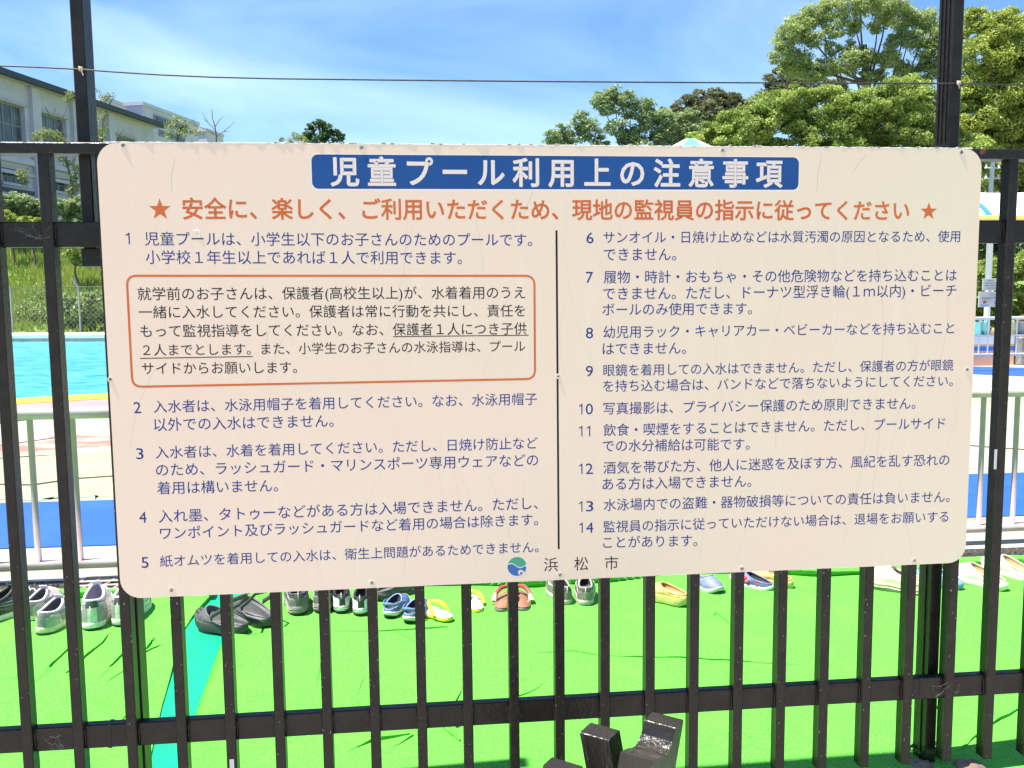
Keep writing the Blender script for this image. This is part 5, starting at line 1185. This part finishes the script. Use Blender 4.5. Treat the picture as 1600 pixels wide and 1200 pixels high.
for w_ in wins:
    a_, b_, z0, z1 = w_; wo = F.part('window', frame_m, hall, a_, b_, -.27, -.22, z0, z0+.06)
    F.part('frame', frame_m, wo, a_, b_, -.27, -.22, z1-.06, z1)
    nm_ = 3
    for k in range(nm_+1):
        c_ = a_+.03+(b_-a_-.06)*k/nm_; F.part('mullion', frame_m, wo, c_-.022, c_+.022, -.28, -.215, z0+.06, z1-.06)
    zm = z0+(z1-z0)*.52; F.part('transom', frame_m, wo, a_+.06, b_-.06, -.275, -.225, zm-.022, zm+.022)
    for k in range(nm_):
        for (q0, q1) in ((z0+.06, zm-.03), (zm+.03, z1-.06)):
            c0, c1 = a_+.03+(b_-a_-.06)*k/nm_+.035, a_+.03+(b_-a_-.06)*(k+1)/nm_-.035
            F.part('pane', glass_m, wo, c0, c1, -.262, -.25, q0, q1)
    F.part('lintel', sill_m, hall, a_-.12, b_+.12, .001, .09, z1+.002, z1+.12)
    F.part('sill', wall_m, hall, a_-.1, b_+.1, .002, .12, z0-.12, z0-.002)
zband = F.fp(0, 240)[1]; zband2 = F.fp(0, 250)[1]
F.part('string_course', wall_m, hall, S0, send-.04, .0015, .16, zband2, zband)
F.part('string_course', wall_m, hall, S0, send-.04, .0015, .10, zband2-.55, zband2-.38)
for w_ in wins[::2]:
    F.part('pilaster', wall_m, hall, w_[0]-gap*.72, w_[0]-gap*.28, .001, .20, ZB, zr0)
    F.box(MB(), w_[0]-gap*.24, w_[0]-gap*.14, .02, .12, zb2+.2, zr0-.35).build('downpipe', pipe_m, hall)
F.part('roof_edge', fascia_m, hall, S0, send+.3, .45, .72, zr0, zr1)
F.part('roof', fascia_m, hall, S0, send+.3, -12.4, .448, zr0+.10, zr1-.05)
F.part('soffit', soff_m, hall, S0, send+.25, -.002, .44, zr0+.02, zr0+.095)
F.part('handrail', fascia_m, hall, S0, F.fp(52, 300, 1.2)[0], 1.2, 1.28, F.fp(30, 300, 1.2)[1]-.08, F.fp(30, 296, 1.2)[1])
F.part('terrace', wall2_m, hall, S0, F.fp(56, 300, 1.2)[0], .3, 1.5, ZB, F.fp(30, 306, 1.5)[1])
def block(name, label, px0, pyt, D, pxe, left_px, windows, top_extra=0):
    f_ = Facade(px0, D); o = thing(name, label, 'building', (0, 0, 0)); zt = f_.fp(px0, pyt)[1]; s1 = f_.fp(pxe, 250)[0]
    dep = 6
    for dtry in np.linspace(1, 30, 200):
        p = f_.o-FN*dtry; xpx = 800+FPX*np.dot(p-CAM, _r2)/np.dot(p-CAM, _f)
        if xpx < left_px: dep = dtry; break
    f_.part('wall', wall2_m, o, 0, s1, -dep, 0, 2.5, zt)
    f_.part('parapet', wall2_m, o, -.08, s1+.08, -dep-.08, .08, zt+.002, zt+.22)
    for (x0, y0, x1, y1) in windows:
        a_, z1 = f_.fp(x0, y0); b_, _ = f_.fp(x1, y0); _, z0 = f_.fp(x0, y1)
        wo = f_.part('window', frame_m, o, a_, b_, .004, .06, z0, z0+.1); f_.part('frame', frame_m, wo, a_, b_, .004, .06, z1-.1, z1)
        n_ = max(2, int((b_-a_)/1.3))
        for k in range(n_):
            c0, c1 = a_+(b_-a_)*k/n_, a_+(b_-a_)*(k+1)/n_
            f_.part('pane', glass_m, wo, c0+.05, c1-.05, .006, .03, z0+.1, z1-.1); f_.part('mullion', frame_m, wo, c0-.05, c0+.05, .003, .065, z0+.1, z1-.1)
    return o
block('white_block', 'plain white block standing behind the end of the long building', 185, 163, 66, 252, 158, [])
block('white_annex', 'white annex with a strip window, right of the plain white block', 238, 170, 56, 312, 214, [(240, 178, 292, 190), (248, 202, 288, 212)])
block('low_white_block', 'low white block at the right end of the group of white buildings', 334, 209, 72, 350, 306, [])

# ------------------------------------------------------------------ things at the right edge of the pool
gp = thing('utility_pole', 'pale blue grey utility pole between the trees at the right edge', 'pole', (float(V(1548, 300, 19)[0]), 19.0, 0))
pole_m = mat('pale_blue_pole', (0.36, 0.44, 0.52), 0.6)
pt = V(1552, 246, 19); MB().tube([(-.12, 0, 0), (float(pt[0]-gp.location[0]), 0, float(pt[2]))], [.075, .05], 10).build('pole', pole_m, gp, True)
for k, z_ in enumerate((.25, .5, .9)):
    MB().tube([(-.18, 0, pt[2]-z_), (.22, 0, pt[2]-z_)], .02, 5).build('crossarm', pole_m, gp)
    for s_ in (-1, 1): MB().tube([(.02+s_*.16, 0, pt[2]-z_), (.02+s_*.16, 0, pt[2]-z_+.10)], [.035, .02], 7).build('insulator', white_rail, gp, True)
cn = thing('shade_canopy', 'white fabric shade canopy with blue and orange stripes at the right edge', 'canopy', (0, 0, 0))
Yc = 10.5; cw = mat('white_canopy_fabric', (0.80, 0.79, 0.76), 0.7); cb = mat('blue_canopy_stripe', (0.03, 0.22, 0.62), 0.7); co_ = mat('orange_canopy_stripe', (0.75, 0.30, 0.06), 0.7); wp = mat('white_canopy_post', (0.72, 0.73, 0.70), 0.5)
zl = float(V(1560, 344, Yc)[2]); zh = float(V(1560, 300, Yc+2)[2]); x0c = float(V(1490, 330, Yc)[0])
def canopy_pt(x, t): return (x, Yc+2.2*t, zl+(zh-zl)*math.sin(t*math.pi/2)**.8+.04*math.sin((x-x0c)*2.4)*math.sin(t*3.14))
W_ = 5.2; n1, n2 = 44, 10
def canopy_strip(a_, b_, m, name, dz=0.0, t0=0, t1=1):
    nn = max(2, int((b_-a_)*8)); vs = []
    for j in range(n2+1):
        t_ = t0+(t1-t0)*j/n2
        for i in range(nn+1):
            x = a_+(b_-a_)*i/nn; x += .35*(j/n2) if name == 'blue_stripe' else 0; p = canopy_pt(x, t_); vs.append((p[0], p[1]-dz, p[2]+dz))
    fs = [(j*(nn+1)+i, j*(nn+1)+i+1, (j+1)*(nn+1)+i+1, (j+1)*(nn+1)+i) for j in range(n2) for i in range(nn)]
    return MB().add(vs, fs).build(name, m, cn, True)
canopy_strip(x0c, x0c+W_, cw, 'fabric')
sx_ = float(V(1546, 340, Yc)[0]); canopy_strip(sx_, sx_+.10, cb, 'blue_stripe', .006); canopy_strip(sx_+1.6, sx_+1.7, cb, 'blue_stripe', .006)
canopy_strip(x0c, x0c+W_, co_, 'orange_hem', .007, 0, .035)
vs = [canopy_pt(x0c+W_*i/40, 1) for i in range(41)]; vs2 = [(p[0], p[1]+2.2, zl) for p in vs]
MB().add(vs+vs2, [(i, i+1, 42+i, 41+i) for i in range(40)]).build('rear_fabric', cw, cn, True)
MB().tube([(x0c, Yc+.03, zl-.03), (x0c+W_, Yc+.03, zl-.03)], .03, 8).build('front_beam', wp, cn)
xp = float(V(1548, 430, Yc)[0])
for x_ in (xp, xp+2.6, x0c+W_-.1):
    po = MB().tube([(x_, Yc+.05, 0), (x_, Yc+.05, zl-.06)], .045, 10).build('post', wp, cn, True)
    MB().add([(x_-.045, Yc+.02, zl-.30), (x_+.045, Yc+.02, zl-.30), (x_+.16, Yc+.02, zl-.06), (x_-.16, Yc+.02, zl-.06), (x_-.045, Yc+.08, zl-.30), (x_+.045, Yc+.08, zl-.30), (x_+.16, Yc+.08, zl-.06), (x_-.16, Yc+.08, zl-.06)], [(0, 1, 2, 3), (5, 4, 7, 6), (1, 5, 6, 2), (0, 3, 7, 4), (3, 2, 6, 7)]).build('bracket', wp, cn)
# notice boards on the canopy post
nb_m = mat('white_notice_board', (0.50, 0.50, 0.48), 0.5); ink = mat('notice_ink', (0.25, 0.25, 0.27), 0.6); rd_m = mat('notice_red', (0.6, 0.05, 0.05), 0.6); bl_m = mat('notice_blue', (0.05, 0.12, 0.45), 0.6); ye_m = mat('notice_yellow', (0.75, 0.55, 0.05), 0.6)
Yn = Yc-.02
def board(label, x0, y0, x1, y1, rows, pics=False):
    a_, b_ = V(x0, y0, Yn), V(x1, y1, Yn); o = thing('notice_board', label, 'notice board', (float(a_[0]), Yn, float(b_[2]))); w_, h_ = float(b_[0]-a_[0]), float(a_[2]-b_[2])
    MB().bbox(0, w_, 0, .015, 0, h_, .003).build('panel', nb_m, o)
    for k, (u0, u1, v) in enumerate(rows): MB().box(w_*u0, w_*u1, -.002, -.0005, h_*v-.006, h_*v+.006).build('print_line', ink, o)
    if pics:
        MB().add([(w_*.15, -.002, h_*.78), (w_*.27, -.002, h_*.78), (w_*.21, -.002, h_*.90)], [(0, 1, 2)]).build('warning_triangle', ye_m, o)
        for (cx, cz, r_, m_) in ((.22, .32, .022, rd_m), (.29, .35, .014, rd_m), (.66, .26, .016, ink)):
            MB().add([(w_*cx+r_*math.cos(t_), -.002, h_*cz+r_*math.sin(t_)) for t_ in np.linspace(0, 6.28, 11)[:-1]], [tuple(range(10))]).build('pictogram', m_, o)
        for (cx, s_) in ((.22, .14), (.92, .06)): MB().tube([(w_*(cx-s_), -.003, h_*.16), (w_*cx, -.003, h_*.10), (w_*(cx+s_), -.003, h_*.18)], .006, 5).build('pictogram_wave', bl_m, o)
    return o
board('upper white notice board on the canopy post', 1536, 435.5, 1566, 453.5, [(.2, .55, .85), (.1, .9, .62), (.1, .9, .42), (.25, .7, .2)])
board('lower white notice board with a warning triangle and small drawings, on the canopy post', 1530, 456, 1568, 479.5, [(.38, .8, .84), (.12, .88, .62), (.12, .5, .54)], True)
# hedge and dark planting behind
tree('clipped_hedge', 'long clipped hedge behind the far railing, sunlit yellow green top', 'hedge', 14.2, [(1470+20*k, 474+(k % 2)*2, 18) for k in range(12)]+[(1470+20*k, 494, 18) for k in range(12)], 'yellowish', leaf=.05, dens=9, trunk_r=.04, limbs=False, sub=.25, hollow=.2)
tree('round_bush', 'rounded dark bush above the hedge behind the canopy post', 'bush', 16, [(1530, 430, 20), (1550, 420, 18), (1536, 448, 18), (1590, 420, 22), (1600, 440, 24), (1620, 410, 30), (1500, 440, 24)], 'mid', leaf=.06, dens=8, trunk_r=.05, limbs=False, sub=.28, grow=1.3)
tree('shade_tree', 'dark leafy tree in the shade behind the canopy', 'tree', 19, [(1530, 390, 26), (1570, 385, 28), (1610, 388, 30), (1500, 380, 26), (1540, 355, 24), (1590, 355, 26), (1640, 400, 34)], 'dark', leaf=.08, dens=8, trunk_r=.1, sub=.3, grow=1.4, lfrac=0)
# far white railing
Yr = 9.6
fr = thing('far_white_railing', 'low white metal railing across the far right of the pool deck', 'railing', (0, 0, 0))
zz3 = [float(V(1560, y, Yr)[2]) for y in (497, 524, 554)]
X0r, X1r = float(V(1400, 500, Yr)[0]), 16.0
for z_, r_ in zip(zz3, (.022, .014, .02)): MB().tube([(X0r, Yr, z_), (X1r, Yr+.0, z_)], r_, 8).build('rail', wp, fr, True)
xs3 = [float(V(x, 520, Yr)[0]) for x in (1530, 1544, 1588.5)]
gap3 = xs3[1]-xs3[0]
for x_ in [xs3[0]-gap3*k for k in range(1, 7)]+xs3+[xs3[2]+.42*k for k in range(1, 12)]:
    MB().tube([(x_, Yr, zz3[2]), (x_, Yr, zz3[0])], .010, 6).build('baluster', wp, fr)
for x_ in (xs3[0]-1.0, xs3[1]+.9, xs3[1]+2.8, xs3[1]+4.8): MB().tube([(x_, Yr, 0), (x_, Yr, zz3[0]-.01)], .02, 8).build('post', wp, fr, True)
# striped low wall behind that railing, pillar and bags
Yw = 10.4
lw = thing('striped_low_wall', 'low wall painted white, orange and blue behind the far railing', 'wall', (0, 0, 0))
xa, xb = float(V(1470, 540, Yw)[0]), float(V(1585, 540, Yw)[0])
zs5 = [float(V(1555, y, Yw)[2]) for y in (553, 548, 541, 536, 524)]
for nm, c_, z0, z1 in (('orange_band', (0.72, 0.36, 0.25), -.01, zs5[1]), ('blue_band', (0.03, 0.18, 0.6), zs5[1], zs5[2]), ('orange_line', (.8, .42, .18), zs5[2], zs5[2]+.03), ('white_band', (.8, .77, .72), zs5[2]+.03, zs5[4])):
    MB().box(xa, xb, Yw, Yw+.3, z0+.0005, z1).build(nm, mat('wall_'+nm, c_, .7), lw)
pil = mat('grey_stone_pillar', (0.28, 0.27, 0.25), 0.9, (0.16, 0.16, 0.15), 14, .5, 30)
pz = MB().bbox(float(V(1588, 540, Yw)[0]), float(V(1606, 540, Yw)[0]), Yw-.1, Yw+.3, 0, float(V(1590, 526, Yw)[2]), .02).build('stone_pillar', pil); tag(pz, 'grey stone pillar at the right end of the striped low wall', 'pillar')
def bag(label, x0, x1, y0, y1, c_, name='bag', cat='bag', sq=.8):
    a_, b_ = V(x0, y1, Yw+.1), V(x1, y0, Yw+.1); w_, h_ = float(b_[0]-a_[0])/2, float(b_[2]-a_[2])
    o = thing(name, label, cat, (float(a_[0]+w_), Yw+.12, float(zs5[4])))
    h_ = float(b_[2]-zs5[4]); vs = []; N, K = 14, 7
    for j in range(K+1):
        t_ = j/K; rr_ = (1-.55*t_**2.2)*(1-.12*math.exp(-t_*8))
        for i in range(N):
            an = 2*math.pi*i/N; cx, sx2 = math.cos(an), math.sin(an)
            k2 = 1+.07*math.sin(i*2.3+j*1.1); vs.append((w_*rr_*k2*math.copysign(abs(cx)**.7, cx), .12*rr_*k2*math.copysign(abs(sx2)**.7, sx2), h_*t_))
    fs = [tuple(reversed(range(N))), tuple(range(K*N, K*N+N))]+[(j*N+i, j*N+(i+1) % N, (j+1)*N+(i+1) % N, (j+1)*N+i) for j in range(K) for i in range(N)]
    MB().add(vs, fs).build('body', mat('bag_fabric', c_, .7, tuple(x_*.6 for x_ in c_), 12, .4, 25), o, True)
    MB().tube([(-w_*.35, -.02, h_*.95), (-w_*.25, -.03, h_*1.15), (w_*.25, -.03, h_*1.15), (w_*.35, -.02, h_*.95)], .008, 5).build('handle', black, o)
    return o
bag('crumpled turquoise bag on the striped low wall, next to the sign edge', 1524, 1532, 503, 523, (.06, .36, .36))
bag('teal and grey rucksack on the striped low wall, second from the sign', 1533, 1542, 501, 523, (.10, .30, .32))
bag('brown straw bag on the striped low wall near the black fence bar', 1546, 1556, 512, 523, (.30, .22, .15))
bag('olive bag right of the black fence bar on the striped low wall', 1576, 1587, 500, 523, (.20, .22, .12))
bag('dark slate bag on the low wall at the right edge of the photo', 1590, 1604, 502, 523, (.08, .11, .15))
cone = thing('orange_ball', 'orange ball showing above the far railing at the right edge', 'ball', (float(V(1600, 497, 12)[0]), 12, 0))
c_ = V(1600, 500, 12)[2]; vs = []; N = 12
for j in range(9):
    th = math.pi*j/8
    for i in range(N): vs.append((.10*math.sin(th)*math.cos(2*math.pi*i/N), .10*math.sin(th)*math.sin(2*math.pi*i/N), float(c_)+.10*math.cos(th)))
MB().add(vs, [(j*N+i, j*N+(i+1) % N, (j+1)*N+(i+1) % N, (j+1)*N+i) for j in range(8) for i in range(N)]).build('ball', mat('orange_vinyl', (.8, .3, .06), .4), cone, True)
MB().box(-.3, .3, -.2, .2, 0, float(c_)-.095).build('crate', pil, cone)
green2 = mat('far_turf', (0.08, 0.36, 0.04), 0.9, (0.12, .40, .06), 9)
p0, p1, p2, p3 = G(1440, 566), G(1650, 571.5), G(1650, 561), G(1440, 560)
sheet('far_turf', [p0[:2], p1[:2], p2[:2], p3[:2]], 0.004, green2)
dkg = mat('dark_green_kerb', (0.02, 0.10, 0.05), 0.8)
xk0, xk1, yk = float(G(1440, 560)[0]), float(G(1650, 561)[0]), float(G(1560, 560)[1])
tag(MB().box(xk0, xk1, yk+.25, yk+.32, -.002, .10).build('deck_kerb', dkg), kind='structure')
# parasol whose top shows above the sign
pa_ = V(1078, 217, 12.0); par = thing('parasol', 'teal and white parasol whose top just shows above the sign', 'parasol', (float(pa_[0]), 12.0, 0))
zt5 = float(pa_[2]); tealf = mat('teal_parasol_fabric', (0.10, 0.62, 0.52), 0.7); wf = mat('white_parasol_fabric', (0.74, 0.68, 0.58), 0.7)
prof_ = [(0, zt5), (.10, zt5-.012), (.17, zt5-.05), (.5, zt5-.22), (1.1, zt5-.55)]
for k in range(8):
    vs = []
    for r_, z in prof_:
        for a_ in (k, k+.5, k+1): vs.append((r_*math.cos(a_*math.pi/4+.2)*(1 if a_ != k+.5 else .96), r_*math.sin(a_*math.pi/4+.2)*(1 if a_ != k+.5 else .96), z))
    MB().add(vs, [(j*3+i, j*3+i+1, j*3+4+i, j*3+3+i) for j in range(len(prof_)-1) for i in (0, 1)]).build('panel', tealf if k % 2 else wf, par, True)
MB().tube([(0, 0, 0), (0, 0, zt5-.02)], .022, 8).build('pole', wp, par, True)
